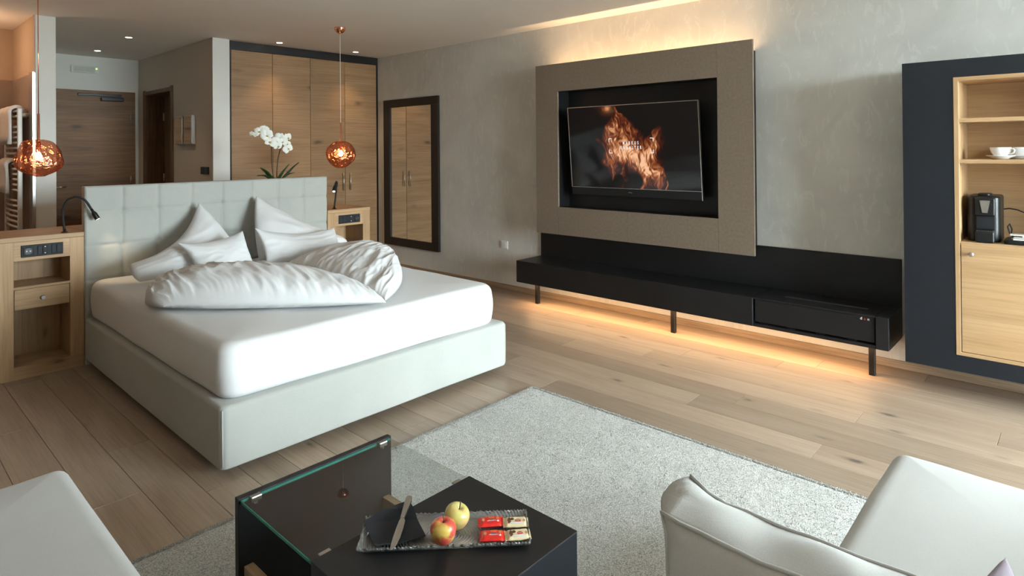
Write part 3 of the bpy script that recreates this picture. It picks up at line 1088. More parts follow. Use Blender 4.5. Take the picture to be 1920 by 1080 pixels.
obj('oak_back', box(4.535, 4.56, wi1 + .023, wi0 - .023, wz0 + .02, wz1 - .022), 'shelf_y', cb)
obj('top_panel', box(XF + .02, XW - .001, yo1, yo0, zo1 - .02, zo1), 'anthracite', cb)
for z in (1.342, 1.569):
    s = obj('shelf', box(XF + .004, 4.535, wi1 + .023, wi0 - .023, z - .022, z, bev=.001, seg=1), 'shelf_y', cb)
    for x in (XF + .03, XF + .2):
        obj('shelf_pin', cyl((x, wi0 - .035, z - .026), .005, 'y', .012, 8), 'steel', s)
obj('worktop', box(XF + .001, 4.535, wi1 + .023, wi0 - .023, .868, .889, bev=.001, seg=1), 'shelf_y', cb)
for a, b, kn in ((.150, .519, .472), (-.223, .146, -.176)):
    d = obj('door', box(XF - .002, XF + .018, a, b, .284, .880, bev=.001, seg=1), 'shelf_y', cb)
    obj('knob', lathe(bmesh.new(), [(0, 0), (.006, 0), (.006, .012), (.012, .016), (.012, .024), (.0, .025)], (0, 0, 0), 16), 'steel', d, smooth=True, local=True)
    kb = bpy.data.objects['knob'] if kn > 0 else [o for o in d.children][0]
    kb.rotation_euler = (0, math.radians(-90), 0)
    kb.location = Vector((XF - .002, kn, .826)) - ORG[d]

# coffee machine
cm = thing('coffee_machine', (4.33, .42, .889), 'compact black capsule coffee machine with a silver lever on the oak shelf', 'coffee machine')
obj('body', rbox(4.262, 4.50, .352, .500, .8905, 1.140, .035, .012, .006), 'black_plastic', cm, smooth=True)
obj('front_panel', box(4.232, 4.262, .372, .458, 1.035, 1.132, bev=.008, seg=3), 'black_plastic', cm)
obj('cup_recess', box(4.252, 4.264, .374, .456, .960, 1.033, bev=.002), 'socket', cm)
bm = bmesh.new()
vs8 = [bm.verts.new(p) for p in ((4.227, .438, 1.118), (4.227, .392, 1.118), (4.227, .404, 1.052), (4.227, .426, 1.052), (4.236, .440, 1.120), (4.236, .390, 1.120), (4.236, .402, 1.050), (4.236, .428, 1.050))]
bm.faces.new(vs8[:4])
bm.faces.new(vs8[4:])
for q in range(4):
    bm.faces.new((vs8[q], vs8[(q + 1) % 4], vs8[4 + (q + 1) % 4], vs8[4 + q]))
obj('lever', bm, 'steel', cm, label='silver trapezoid lever')
dt = obj('drip_tray', box(4.205, 4.264, .374, .456, .891, .952, bev=.008, seg=3), 'black_plastic', cm)
for k in range(8):
    yy = .380 + k * .0095
    obj('grille_slot', box(4.208, 4.250, yy, yy + .005, .952, .954), 'dark_steel', dt)
obj('lid_handle', rbox(4.30, 4.40, .395, .455, 1.140, 1.152, .02, .005, .003), 'black_plastic', cm, smooth=True)
cd = bmesh.new()
tube(cd, [(4.44, .351, 1.06), (4.44, .325, 1.065), (4.43, .29, 1.06), (4.42, .255, 1.045), (4.42, .235, 1.01), (4.43, .23, .97), (4.45, .24, .92), (4.46, .26, .896),
          (4.44, .30, .900), (4.42, .325, .93), (4.42, .333, .965), (4.43, .325, .98), (4.44, .315, .95), (4.45, .32, .915), (4.47, .30, .895), (4.50, .2, .894)], .0035, 8)
obj('cable', cd, 'rubber', cm, smooth=True)

# tray with sachets
tr = thing('sachet_tray', (4.30, .255, .889), 'black tray with white sachets beside the coffee machine', 'tray')
bm = rbox(4.225, 4.40, .16, .335, .8905, .912, .02, .004, .003)
obj('dish', bm, 'black_plastic', tr, smooth=True)
for k, (x, y, z, a) in enumerate(((4.26, .265, .914, .2), (4.28, .255, .921, -.15), (4.30, .235, .928, .35), (4.285, .275, .935, .05))):
    s = tag(obj('sachet', box(-.03, .03, -.038, .038, 0, .006, bev=.002), 'white_plastic', None), ('lowest', 'second lowest', 'second highest', 'topmost')[k] + ' white sugar sachet of the pile on the small black tray', 'sachet', 'sugar sachets')
    s.location = (x, y, z)
    s.rotation_euler = (0, 0, a)

# cups on saucers


def cup_set(x, y, z, lab1, lab2, rot):
    s = tag(obj('saucer', lathe(bmesh.new(), [(0, .004), (.030, .004), (.034, 0), (.036, 0), (.040, .005), (.060, .014), (.067, .019), (.066, .021), (.055, .015), (.036, .009), (0, .008)], (0, 0, 0), 40), 'china', smooth=True), lab1, 'saucer', 'saucers')
    s.location = (x, y, z)
    c = thing('cup', (x, y, z + .0100), lab2, 'cup', 'cups', rot=(0, 0, rot))
    obj('bowl', lathe(bmesh.new(), [(0, .004), (.020, .003), (.022, 0), (.024, 0), (.030, .008), (.042, .026), (.047, .046), (.048, .054), (.0465, .054), (.045, .046), (.040, .028), (.028, .012), (0, .008)], (0, 0, 0), 40), 'china', c, smooth=True, local=True)
    obj('handle', tube(bmesh.new(), [(.044, 0, .044), (.058, 0, .046), (.066, 0, .038), (.062, 0, .026), (.050, 0, .018), (.038, 0, .018)], .004, 8), 'china', c, smooth=True, local=True)


cup_set(4.30, .350, 1.3435, 'white saucer at the front of the oak shelf', 'wide white coffee cup at the front of the oak shelf', math.radians(250))
cup_set(4.45, .285, 1.3435, 'white saucer at the back of the oak shelf', 'wide white coffee cup half hidden behind the front one', math.radians(300))

# ------------------------------------------------------------------ bed
bed = thing('box_spring_bed', (2.0, 3.83, 0), 'wide box-spring bed with tufted sage grey headboard and white sheet', 'bed')
HBX0, HBX1, YH = 1.109, 2.920, 4.928
# headboard: tufted front, plain back
bm = bmesh.new()
nxh, nzh = 240, 160
tz0 = 1.018
tw = (HBX1 - HBX0) / 8
front = {}
for i in range(nxh + 1):
    for j in range(nzh + 1):
        x = HBX0 + (HBX1 - HBX0) * i / nxh
        z = 1.192 * j / nzh
        du = abs(((x - HBX0) / tw + .5) % 1 - .5) * tw
        dv = abs(((z - tz0) / .228 + .5) % 1 - .5) * .228
        if x < HBX0 + tw * .5 or x > HBX1 - tw * .5: du = min(du if .5 * tw < x - HBX0 < 7.5 * tw else 9, 9)
        if z > 1.10 or z < .2: dv = 9
        y = YH
        y += .0065 * math.exp(-(du / .009) ** 2) + .0045 * math.exp(-(dv / .010) ** 2) + .012 * math.exp(-(du * du + dv * dv) / .022 ** 2)
        y -= .007 * (1 - math.exp(-(min(du, .1) * min(dv, .1)) / .0025))
        q = Vector((x * 5, 0, z * 5))
        y += .003 * mnoise.noise(q) + .0015 * mnoise.noise(q * 3)
        # rounded outline
        ed = min(x - HBX0, HBX1 - x, 1.192 - z)
        if ed < .014:
            y += .014 - math.sqrt(max(0, .014 ** 2 - (.014 - ed) ** 2))
        front[i, j] = bm.verts.new((x, y, z))
for i in range(nxh):
    for j in range(nzh):
        bm.faces.new((front[i, j], front[i + 1, j], front[i + 1, j + 1], front[i, j + 1]))
bk = {}
rim = [(i, 0) for i in range(nxh + 1)] + [(nxh, j) for j in range(1, nzh + 1)] + [(i, nzh) for i in range(nxh - 1, -1, -1)] + [(0, j) for j in range(nzh - 1, 0, -1)]
for k in rim:
    v = front[k].co
    bk[k] = bm.verts.new((v.x, 4.992, v.z))
for a, b in zip(rim, rim[1:] + rim[:1]):
    bm.faces.new((front[a], bk[a], bk[b], front[b]))
bm.faces.new([bk[k] for k in rim])
obj('headboard', bm, 'bed_fabric', bed, smooth=True, label='tufted sage grey headboard')
bs = obj('box_base', rbox(1.106, 2.894, 2.735, YH - .004, .045, .318, .035, .020, .012, wob=.0025), 'bed_fabric', bed, smooth=True)
for x0, y0 in ((1.106, 2.735), (2.894, 2.735)):
    sgn = 1 if x0 < 2 else -1
    obj('corner_piping', tube(bmesh.new(), [(x0 + sgn * .010, y0 + .010, .06), (x0 + sgn * .0095, y0 + .0095, .18), (x0 + sgn * .010, y0 + .010, .302)], .0035, 8), 'bed_fabric', bs, smooth=True)
obj('mattress', rbox(1.128, 2.835, 2.765, YH - .008, .316, .568, .085, .055, .045, crown=.012, wob=.006, bulge=.006, seed=4), 'linen', bed, smooth=True, label='thick mattress in a white fitted sheet')
for x, y in ((1.3, 2.95), (2.7, 2.95), (1.3, 4.7), (2.7, 4.7)):
    obj('foot', cyl((x, y, 0), .03, 'z', .05, 14), 'black_plastic', bed)

ZM = .592
# pillows: corners (0,0) (1,0) (1,1) (0,1), seen from the foot of the bed
def soft(name, bm, mat, label, cat, group, origin):
    o = obj(name, bm, mat, None, smooth=True, origin=origin)
    return tag(o, label, cat, group)


lean = (0, -.72, .69)
soft('pillow', puff([(1.285, 4.40, .600), (2.04, 4.56, .600), (1.815, 4.868, 1.040), (1.262, 4.52, .700)],
                    [(0, -.03, .01), (.02, -.01, -.02), (.05, -.02, -.085), (-.025, -.03, 0)], .105, lean, n=64, back=.35, wr=.012, wscale=5, seed=1, power=.42, streak=(3, 5, .003)),
     'linen', 'large white pillow with raised peak on the left of the headboard', 'pillow', 'white bed pillows', (1.7, 4.6, ZM))
soft('pillow', puff([(2.13, 4.56, .600), (2.79, 4.45, .600), (2.82, 4.54, .690), (2.252, 4.868, 1.062)],
                    [(0, -.03, .01), (.02, -.02, 0), (.04, -.02, -.075), (-.03, -.02, 0)], .105, lean, n=64, back=.35, wr=.012, wscale=5, seed=2, power=.42, streak=(3, 5, .003)),
     'linen', 'large white pillow with raised peak on the right of the headboard', 'pillow', 'white bed pillows', (2.5, 4.6, ZM))
soft('pillow', puff([(1.575, 4.27, .602), (1.97, 4.27, .602), (1.938, 4.40, .856), (1.508, 4.40, .820)],
                    [(0, -.02, 0), (-.02, -.02, 0), (0, 0, -.035), (.025, -.02, 0)], .072, (0, -1, .4), n=56, back=.5, wr=.006, wscale=6, seed=3, power=.42, streak=(4, 6, .003)),
     'linen', 'small white pillow propped against the left large pillow', 'pillow', 'white bed pillows', (1.75, 4.3, ZM))
soft('pillow', puff([(2.045, 4.27, .602), (2.66, 4.27, .602), (2.665, 4.40, .806), (2.022, 4.40, .868)],
                    [(0, -.02, 0), (-.02, -.02, 0), (-.02, 0, -.045), (.015, -.02, 0)], .072, (0, -1, .4), n=56, back=.5, wr=.007, wscale=6, seed=6, power=.42, streak=(4, 6, .003)),
     'linen', 'small white pillow propped against the right large pillow', 'pillow', 'white bed pillows', (2.35, 4.3, ZM))

# folded duvets that meet in a point towards the foot
soft('duvet', puff([(1.165, 3.60, ZM), (2.01, 2.80, ZM), (2.02, 3.62, ZM), (1.24, 3.98, ZM)],
                   [(-.05, -.03, 0), (.02, 0, 0), (0, .22, 0), (-.07, .0, 0)], .185, (0, 0, 1), n=150, wr=.009, wscale=4.0, seed=8, power=.36, streak=(13, 2.6, .010), fine=(34, 5, .0045), skew=(-.12, -.12), floor_z=ZM),
     'linen', 'white duvet folded into a point, on the left half of the bed', 'duvet', 'folded white duvets', (1.6, 3.5, ZM))
soft('duvet', puff([(2.035, 2.84, ZM), (2.66, 3.58, ZM), (2.77, 4.08, ZM), (2.04, 4.08, ZM)],
                   [(.05, -.04, 0), (.05, -.02, 0), (0, .07, 0), (.0, 0, 0)], .175, (0, 0, 1), n=150, wr=.009, wscale=4.0, seed=11, power=.36, streak=(2.6, 11, .010), fine=(5, 28, .0045), skew=(.10, .15), floor_z=ZM),
     'linen', 'white duvet folded into a point, on the right half of the bed', 'duvet', 'folded white duvets', (2.4, 3.7, ZM))


# ------------------------------------------------------------------ nightstands
def nightstand(x0, x1, lab, mirror, drawer):
    t = thing('nightstand', ((x0 + x1) / 2, 5.17, 0), lab, 'nightstand', 'oak nightstands')
    yf, yb = YH, 5.42
    X = (lambda x: x) if not mirror else (lambda x: x0 + x1 - x)

    def b(a, c, *r, **k):
        a, c = sorted((X(a), X(c)))
        return box(a, c, *r, **k)
    xa, xb = x0, x1
    so, si = xa + .076, xb - .078       # inner edges of the stiles
    e = .001
    obj('top', b(xa - .001, xb, yf - .004, yb, .862, .892, bev=.002, seg=1), 'night_x', t)
    obj('stile', b(xa, so, yf, yf + .022, 0, .861, bev=e, seg=1), 'night_z', t)
    obj('stile', b(si, xb, yf, yf + .022, .082, .861, bev=e, seg=1), 'night_z', t)
    obj('bottom_rail', b(so, xb, yf, yf + .022, 0, .081, bev=e, seg=1), 'night_x', t)
    sp_ = obj('socket_rail', b(so, si, yf, yf + .022, .741, .861, bev=e, seg=1), 'night_x', t)
    obj('side', b(xa, xa + .02, yf + .022, yb, 0, .861), 'night_z', t)
    obj('side', b(xb - .02, xb, yf + .022, yb, 0, .861), 'night_z', t)
    obj('inner_side', b(so - .018, so, yf + .022, yf + .30, .06, .84), 'night_z', t)
    obj('inner_side', b(si, si + .018, yf + .022, yf + .30, .06, .84), 'night_z', t)
    obj('back', b(so, si, yf + .29, yf + .30, .06, .84), 'night_z', t)
    obj('floor_board', b(so, si, yf + .022, yf + .29, .060, .080), 'night_x', t)
    obj('shelf', b(so, si, yf + .004, yf + .29, .563, .578), 'night_x', t)
    if drawer:
        d = obj('drawer', b(so + .003, si - .003, yf + .002, yf + .27, .434, .561, bev=.002, seg=1), 'night_x', t)
        kx = (so + si) / 2
        kb = bmesh.new()
        tube(kb, [(X(kx), yf + .002, .497), (X(kx), yf - .010, .497), (X(kx), yf - .011, .497), (X(kx), yf - .022, .497)], [.007, .007, .014, .012], 6)
        obj('knob', kb, 'dark_steel', d)
    # triple socket and switch plate
    w0, w1 = (.772, .991) if not mirror else (3.030, 3.252)
    pz0, pz1 = .762, .838
    p = obj('socket_plate', box(w0, w1, yf - .008, yf, pz0, pz1, bev=.003), 'socket', t)
    cw = (w1 - w0) / 3
    for k in range(3):
        cx = w0 + cw * (k + .5)
        if (k == 0) != mirror and not (mirror and k != 2) or (mirror and k == 2):
            obj('socket_insert', box(cx - .027, cx + .027, yf - .011, yf - .008, .773, .827, bev=.002), 'socket', p)
            rg = bmesh.new()
            tube(rg, [(cx, yf - .0135, .80), (cx, yf - .010, .80)], .0195, 22)
            obj('socket_well', rg, 'socket_dark', p)
            for s in (-1, 1):
                obj('pin_hole', cyl((cx + s * .009, yf - .0145, .80), .003, 'y', .002, 8), 'dark_steel', p)
        else:
            for s in (-1, 1):
                obj('rocker', box(cx + (-.026 if s < 0 else .0008), cx + (-.0008 if s < 0 else .026), yf - .012, yf - .008, .773, .827, bev=.002), 'socket', p)
            if k == 1:
                for z in (.780, .820):
                    obj('arrow_mark', box(cx + .010, cx + .016, yf - .0125, yf - .012, z - .0025, z + .0025), 'print_white', p)
    return t


nightstand(.660, 1.107, 'oak nightstand with one drawer left of the bed, under the left pendant', False, True)
nightstand(2.922, 3.362, 'oak nightstand with open niche right of the bed, near the wardrobe', True, False)
ct = thing('headboard_counter', (2.0, 5.2, 0), 'oak counter hidden behind the headboard that carries the orchid', 'counter')
obj('top', box(1.108, 2.921, 4.995, 5.42, .862, .892), 'night_x', ct)
obj('body', box(1.112, 2.917, 5.02, 5.41, 0, .862), 'night_x', ct)


# ------------------------------------------------------------------ reading lamps
def bez(pts, n=8):
    """Catmull-Rom through the points"""
    P = [Vector(p) for p in pts]
    P = [P[0] * 2 - P[1]] + P + [P[-1] * 2 - P[-2]]
    out = []
    for i in range(1, len(P) - 2):
        for k in range(n):
            t = k / n
            a, b, c, d = P[i - 1], P[i], P[i + 1], P[i + 2]
            out.append(.5 * ((2 * b) + (c - a) * t + (2 * a - 5 * b + 4 * c - d) * t * t + (3 * b - a - 3 * c + d) * t ** 3))
    out.append(P[-2])
    return out


def reading_lamp(base, pts, tip, lab, power):
    t = thing('reading_lamp', base, lab, 'reading lamp', 'gooseneck reading lamps')
    obj('base', lathe(bmesh.new(), [(0, 0), (.020, 0), (.020, .004), (.009, .006), (.009, .022), (0, .022)], base, 20), 'black_metal', t, smooth=True)
    path = bez(pts)
    obj('gooseneck', tube(bmesh.new(), path, .0075, 12), 'rubber', t, smooth=True)
    a = path[-1]
    d = (Vector(tip) - a).normalized()
    L = (Vector(tip) - a).length
    h = obj('lamp_head', tube(bmesh.new(), [a, a + d * L * .25, a + d * L * .45, a + d * L * .95, a + d * L], [.008, .009, .0155, .0165, .0155], 16), 'black_metal', t, smooth=True)
    obj('lens', tube(bmesh.new(), [a + d * L * .99, a + d * (L + .001)], .011, 14), 'read_glow', h)
    point_light('reading_beam', a + d * (L + .012), power, (1, .72, .40), .012, t, spot=75, aim=d, blend=.7)


reading_lamp((1.011, 4.985, .8925), [(1.011, 4.985, .905), (1.002, 4.975, .978), (.998, 4.960, 1.039), (1.014, 4.935, 1.102), (1.039, 4.915, 1.123), (1.067, 4.895, 1.127), (1.105, 4.88, 1.102), (1.136, 4.87, 1.044)],
             (1.170, 4.86, .976), 'black gooseneck reading lamp on the left nightstand, bent over the headboard', 3.0)
reading_lamp((3.035, 5.003, .8925), [(3.035, 5.003, .905), (3.042, 4.995, .987), (3.045, 4.98, 1.084), (3.038, 4.96, 1.130), (3.012, 4.93, 1.140), (2.985, 4.905, 1.120)],
             (2.950, 4.87, 1.060), 'black gooseneck reading lamp on the right nightstand, beside the headboard', 3.0)


# ------------------------------------------------------------------ pendants
def pendant(x, y, prof, zt, zb, lab, seed, tilt, glow):
    t = thing('pendant_lamp', (x, y, zb), lab, 'pendant lamp', 'copper glass pendants')
    obj('canopy', lathe(bmesh.new(), [(.052, 0), (.052, -.012), (.046, -.030), (.030, -.048), (.008, -.056), (0, -.056)], (x, y, CEIL - .0005), 32), 'copper', t, smooth=True)
    obj('cord', tube(bmesh.new(), [(x, y, CEIL - .05), (x, y, zt + .17)], .0028, 8), 'white_plastic' if x > 2 else 'copper', t, smooth=True)
    obj('stem', tube(bmesh.new(), [(x, y, zt + .175), (x, y, zt + .172), (x, y, zt - .005), (x, y, zt - .03)], [.003, .0075, .0085, .014], 14), 'copper', t, smooth=True)
    bm = bmesh.new()
    n = 64
    P = bez([(r, 0, zb + (zt - zb) * (1 - k)) for k, r in prof], 6)
    lathe(bm, [(max(p.x, .012), p.z) for p in P], (x, y, 0), n)
    c = Vector((x, y, (zt + zb) / 2))
    for v in bm.verts:
        d = v.co - c
        k = 1 + .10 * mnoise.noise(d * 7 + Vector((seed, 0, 0))) + .04 * mnoise.noise(d * 16 + Vector((seed, 5, 0)))
        v.co = Vector((c.x + d.x * k + tilt * d.z * .25, c.y + d.y * k, c.z + d.z))
    obj('shade', bm, 'copper_glass', t, smooth=True, label='molten looking copper glass shade')
    zc = (zt + zb) / 2 + .01
    obj('bulb', lathe(bmesh.new(), [(0, -.026), (.012, -.024), (.020, -.012), (.021, 0), (.014, .018), (.008, .03), (0, .031)], (x, y, zc), 18), 'bulb', t, smooth=True)
    obj('socket', tube(bmesh.new(), [(x, y, zc + .03), (x, y, zt - .028)], .013, 14), 'copper', t, smooth=True)
    point_light('bulb_light', (x, y, zc), glow, (1, .50, .20), .025, t)


pendant(3.201, 5.157, [(0, .040), (.07, .080), (.25, .118), (.45, .131), (.68, .118), (.87, .082), (.97, .045), (1, .020)], 1.507, 1.255,
        'egg-shaped copper glass pendant lamp hanging right of the bed', 3.0, 0.1, 9)
pendant(.904, 5.157, [(0, .045), (.08, .085), (.30, .116), (.52, .130), (.70, .130), (.86, .098), (1, .025)], 1.510, 1.262,
        'squat copper glass pendant lamp hanging left of the bed', 9.0, -.2, 9)


# ------------------------------------------------------------------ orchid
oc = thing('potted_orchid', (2.58, 5.20, .892), 'white flowering orchid behind the headboard', 'orchid')
obj('pot', lathe(bmesh.new(), [(0, 0), (.050, 0), (.060, .10), (.068, .20), (.072, .245), (.067, .245), (.060, .215), (0, .215)], (2.58, 5.20, .892), 28), 'china', oc, smooth=True)
stems = [[(2.560, 5.20, 1.10), (2.555, 5.19, 1.20), (2.530, 5.17, 1.32), (2.505, 5.12, 1.42), (2.485, 5.09, 1.50), (2.44, 5.10, 1.575), (2.37, 5.10, 1.595), (2.32, 5.10, 1.575)],
         [(2.600, 5.21, 1.10), (2.597, 5.21, 1.22), (2.592, 5.18, 1.34), (2.590, 5.13, 1.44), (2.595, 5.11, 1.51), (2.615, 5.10, 1.54), (2.645, 5.10, 1.52), (2.640, 5.08, 1.44)]]
for s in stems:
    obj('stalk', tube(bmesh.new(), bez(s, 6), .0042, 7), 'stem', oc, smooth=True)


def leaf(p0, p1, p2, wd):
    bm = bmesh.new()
    path = bez([p0, p1, p2], 8)
    L = len(path) - 1
    for side in (0,):
        rows_ = []
        for i, p in enumerate(path):
            t = i / L
            wl = wd * (math.sin(math.pi * min(1, t * .86 + .12)) ** .7)
            d = (path[min(i + 1, L)] - path[max(i - 1, 0)]).normalized()
            s = d.cross(Vector((0, 0, 1))).normalized()
            n = s.cross(d).normalized()
            rows_.append([bm.verts.new(p + s * (wl * k) + n * (abs(k) * wl * .35) + n * h) for h in (0, .004) for k in (-1, -.5, 0, .5, 1)])
        for a, b in zip(rows_, rows_[1:]):
            for k in range(4):
                bm.faces.new((a[k], a[k + 1], b[k + 1], b[k]))
                bm.faces.new((a[5 + k], b[5 + k], b[6 + k], a[6 + k]))
            for k in (0, 4):
                bm.faces.new((a[k], b[k], b[5 + k], a[5 + k]))
    obj('leaf', bm, 'leaf', oc, smooth=True)


for tip, mid, wd_ in (((2.379, 5.12, 1.212), (2.47, 5.16, 1.20), .022), ((2.397, 5.10, 1.279), (2.476, 5.15, 1.228), .022), ((2.669, 5.12, 1.303), (2.625, 5.15, 1.225), .032),
                      ((2.770, 5.14, 1.315), (2.695, 5.16, 1.236), .030), ((2.761, 5.20, 1.225), (2.68, 5.20, 1.195), .022), ((2.55, 5.32, 1.22), (2.57, 5.26, 1.18), .025)):
    leaf((2.585, 5.195, 1.115), mid, tip, wd_)


def make_flower():
    """five petals in one mesh facing -y, about 8 cm across"""
    bm = bmesh.new()
    for ang, ln, wd in ((90, .036, .014), (210, .036, .014), (330, .036, .014), (160, .040, .024), (20, .040, .024)):
        a = math.radians(ang)
        d = Vector((math.cos(a), 0, math.sin(a)))
        s = Vector((-math.sin(a), 0, math.cos(a)))
        rows_ = []
        for i in range(7):
            t = i / 6
            wl = wd * math.sin(math.pi * (t * .80 + .15)) ** .75
            c = d * (ln * t) + Vector((0, -.006 * math.sin(t * 3.0) + (.003 if wd < .02 else 0), 0))
            rows_.append([bm.verts.new(c + s * (wl * k) + Vector((0, .004 * k * k, 0))) for k in (-1, -.5, 0, .5, 1)])
        for p, q in zip(rows_, rows_[1:]):
            for k in range(4):
                bm.faces.new((p[k], p[k + 1], q[k + 1], q[k]))
    return bm


def to_mesh(bm, name, mat):
    me = bpy.data.meshes.new(name)
    bm.to_mesh(me)
    bm.free()
    for p in me.polygons: p.use_smooth = True
    me.materials.append(M[mat])
    return me


fm = to_mesh(make_flower(), 'flower', 'petal')
lb = bmesh.new()
bmesh.ops.create_icosphere(lb, subdivisions=2, radius=.007)
bmesh.ops.scale(lb, verts=lb.verts, vec=(.8, 1.4, 1))
bmesh.ops.translate(lb, verts=lb.verts, vec=(0, -.011, -.004))
lm = to_mesh(lb, 'lip', 'lip')
rf = random.Random(3)
for x, y, z, s, rz in ((2.383, 5.07, 1.582, 1.25, -.2), (2.431, 5.09, 1.601, 1.1, .3), (2.435, 5.05, 1.551, 1.35, .0), (2.458, 5.04, 1.493, 1.3, -.1), (2.514, 5.06, 1.498, 1.3, .3),
                       (2.528, 5.05, 1.462, 1.1, .5), (2.322, 5.09, 1.564, .62, -.6), (2.353, 5.08, 1.556, .6, -.4), (2.563, 5.08, 1.532, 1.25, -.1), (2.576, 5.06, 1.498, 1.05, .2),
                       (2.636, 5.09, 1.533, 1.15, .5), (2.622, 5.07, 1.48, .9, .4), (2.624, 5.06, 1.438, 1.2, .3)):
    o = bpy.data.objects.new('flower', fm)
    COL.objects.link(o)
    o.parent = oc
    o.location = Vector((x, y, z)) - ORG[oc]
    o.scale = (s, s, s)
    o.rotation_euler = (rf.uniform(-.35, .25), rf.uniform(-.6, .6), rz - .35)
    q = bpy.data.objects.new('lip', lm)
    COL.objects.link(q)
    q.parent = o

# ------------------------------------------------------------------ bathroom glimpse
tr = thing('towel_radiator', (1.06, 6.93, 0), 'white ladder towel radiator on the tiled bathroom wall', 'radiator')
RX = 1.035
for y in (6.635, 7.235):
    obj('upright', box(RX - .017, RX + .017, y - .017, y + .017, .10, 1.80, bev=.006), 'white_enamel', tr)
k = 0
for z in np.arange(.16, 1.79, .045):
    if k % 7 == 6:
        k += 1
        continue
    obj('bar', tube(bmesh.new(), [(RX - .008, 6.64, z), (RX - .020, 6.93, z), (RX - .008, 7.23, z)], .010, 8), 'white_enamel', tr, smooth=True)
    k += 1
for y in (6.635, 7.235):
    for z in (.35, 1.745):
        obj('bracket', cyl((RX, y, z), .016, 'x', .065, 12), 'white_enamel', tr, smooth=True)


def towel(z, y0, y1, hang_f, hang_b, lab):
    bm = bmesh.new()
    prof = []
    xf, xb = RX - .068, RX + .046
    # outer path over the bar, then back along the inside
    outer = [(xf - .008, z - hang_f)] + [(xf - .006 * math.sin(t), z - hang_f + (hang_f - .03) * t) for t in (.3, .6, .9)]
    for a in range(0, 181, 20):
        r = (xb - xf) / 2 + .012
        outer.append(((xf + xb) / 2 - r * math.cos(math.radians(a)), z - .02 + r * .9 * math.sin(math.radians(a))))
    outer += [(xb + .012, z - hang_b)]
    inner = [(xb - .016, z - hang_b)]
    for a in range(180, -1, -30):
        r = (xb - xf) / 2 - .016
        inner.append(((xf + xb) / 2 - r * math.cos(math.radians(a)), z - .02 + r * .9 * math.sin(math.radians(a))))
    inner += [(xf + .022, z - hang_f)]
    prof = outer + inner
    n = 14
    rings = []
    for i in range(n + 1):
        t = i / n
        y = y0 + (y1 - y0) * t
        pinch = 1 - .0 * t
        ring = []
        for (x, zz) in prof:
            q = Vector((x * 9, y * 9, zz * 9))
            ring.append(bm.verts.new((x + .006 * mnoise.noise(q), y, zz + .008 * mnoise.noise(q + Vector((4, 0, 0))))))
        rings.append(ring)
    L = len(prof)
    for a, b in zip(rings, rings[1:]):
        for k in range(L):
            bm.faces.new((a[k], a[(k + 1) % L], b[(k + 1) % L], b[k]))
    bm.faces.new(rings[0])
    bm.faces.new(rings[-1][::-1])
    bmesh.ops.recalc_face_normals(bm, faces=bm.faces)
    o = obj('towel', bm, 'towel', None, smooth=True, origin=(RX, (y0 + y1) / 2, z))
    return tag(o, lab, 'towel', 'white towels')


towel(1.786, 6.668, 7.16, .29, .06, 'thick white towel folded over the top of the towel radiator')
towel(1.338, 6.80, 7.20, .26, .05, 'thick white towel folded over the middle of the towel radiator')
point_light('bathroom_added_fill', (.55, 6.75, 2.3), 9, (1, .60, .34), .08)  # added warm fill without a fixture, brightens the visible bit of bathroom

# ------------------------------------------------------------------ rug
RX0, RX1, RY0, RY1 = .25, 2.785, -.10, 2.425
rg = thing('rug', ((RX0 + RX1) / 2, (RY0 + RY1) / 2, 0), 'large light grey speckled rug under the coffee table', 'rug')
bm = bmesh.new()
n1, n2 = 150, 150
gv = {}
for i in range(n1 + 1):
    for j in range(n2 + 1):
        x = RX0 + (RX1 - RX0) * i / n1
        y = RY0 + (RY1 - RY0) * j / n2
        ed = min(i, n1 - i, j, n2 - j)
        z = .011 + random.uniform(-.0015, .0015) if ed else .005
        if ed == 0:
            x += random.uniform(-.004, .004); y += random.uniform(-.004, .004)
        gv[i, j] = bm.verts.new((x, y, z))
for i in range(n1):
    for j in range(n2):
        bm.faces.new((gv[i, j], gv[i + 1, j], gv[i + 1, j + 1], gv[i, j + 1]))
rim = [(i, 0) for i in range(n1 + 1)] + [(n1, j) for j in range(1, n2 + 1)] + [(i, n2) for i in range(n1 - 1, -1, -1)] + [(0, j) for j in range(n2 - 1, 0, -1)]
low = {k: bm.verts.new((gv[k].co.x, gv[k].co.y, .0005)) for k in rim}
for a, b in zip(rim, rim[1:] + rim[:1]):
    bm.faces.new((gv[a], low[a], low[b], gv[b]))
bm.faces.new([low[k] for k in rim])
obj('woven_ground', bm, 'rug', rg, smooth=True)
# pile tufts: small leaning pyramids, thickest where the camera is near
rr = np.random.default_rng(2)
nt_f = 90000
tx = rr.uniform(RX0 + .003, RX1 - .003, nt_f)
ty_ = rr.uniform(.35, RY1 - .003, nt_f)
tx[:9000] = RX1 - rr.uniform(-.006, .010, 9000)
ty_[9000:18000] = RY1 - rr.uniform(-.006, .010, 9000)
hh = rr.uniform(.010, .017, nt_f)
ang = rr.uniform(0, 6.283, nt_f)
wd_ = rr.uniform(.0022, .0042, nt_f)
lx, ly = rr.normal(0, .004, nt_f), rr.normal(0, .004, nt_f)
V = np.zeros((nt_f, 4, 3))
for k in range(3):
    V[:, k, 0] = tx + wd_ * np.cos(ang + k * 2.094)
    V[:, k, 1] = ty_ + wd_ * np.sin(ang + k * 2.094)
    V[:, k, 2] = .006
V[:, 3, 0] = tx + lx
V[:, 3, 1] = ty_ + ly
V[:, 3, 2] = hh
base = np.arange(nt_f)[:, None, None] * 4
F = (base + np.array([[0, 1, 3], [1, 2, 3], [2, 0, 3]])[None]).reshape(-1, 3)
V[:, :, 0] -= ORG[rg].x
V[:, :, 1] -= ORG[rg].y
me = bpy.data.meshes.new('pile')
me.vertices.add(nt_f * 4)
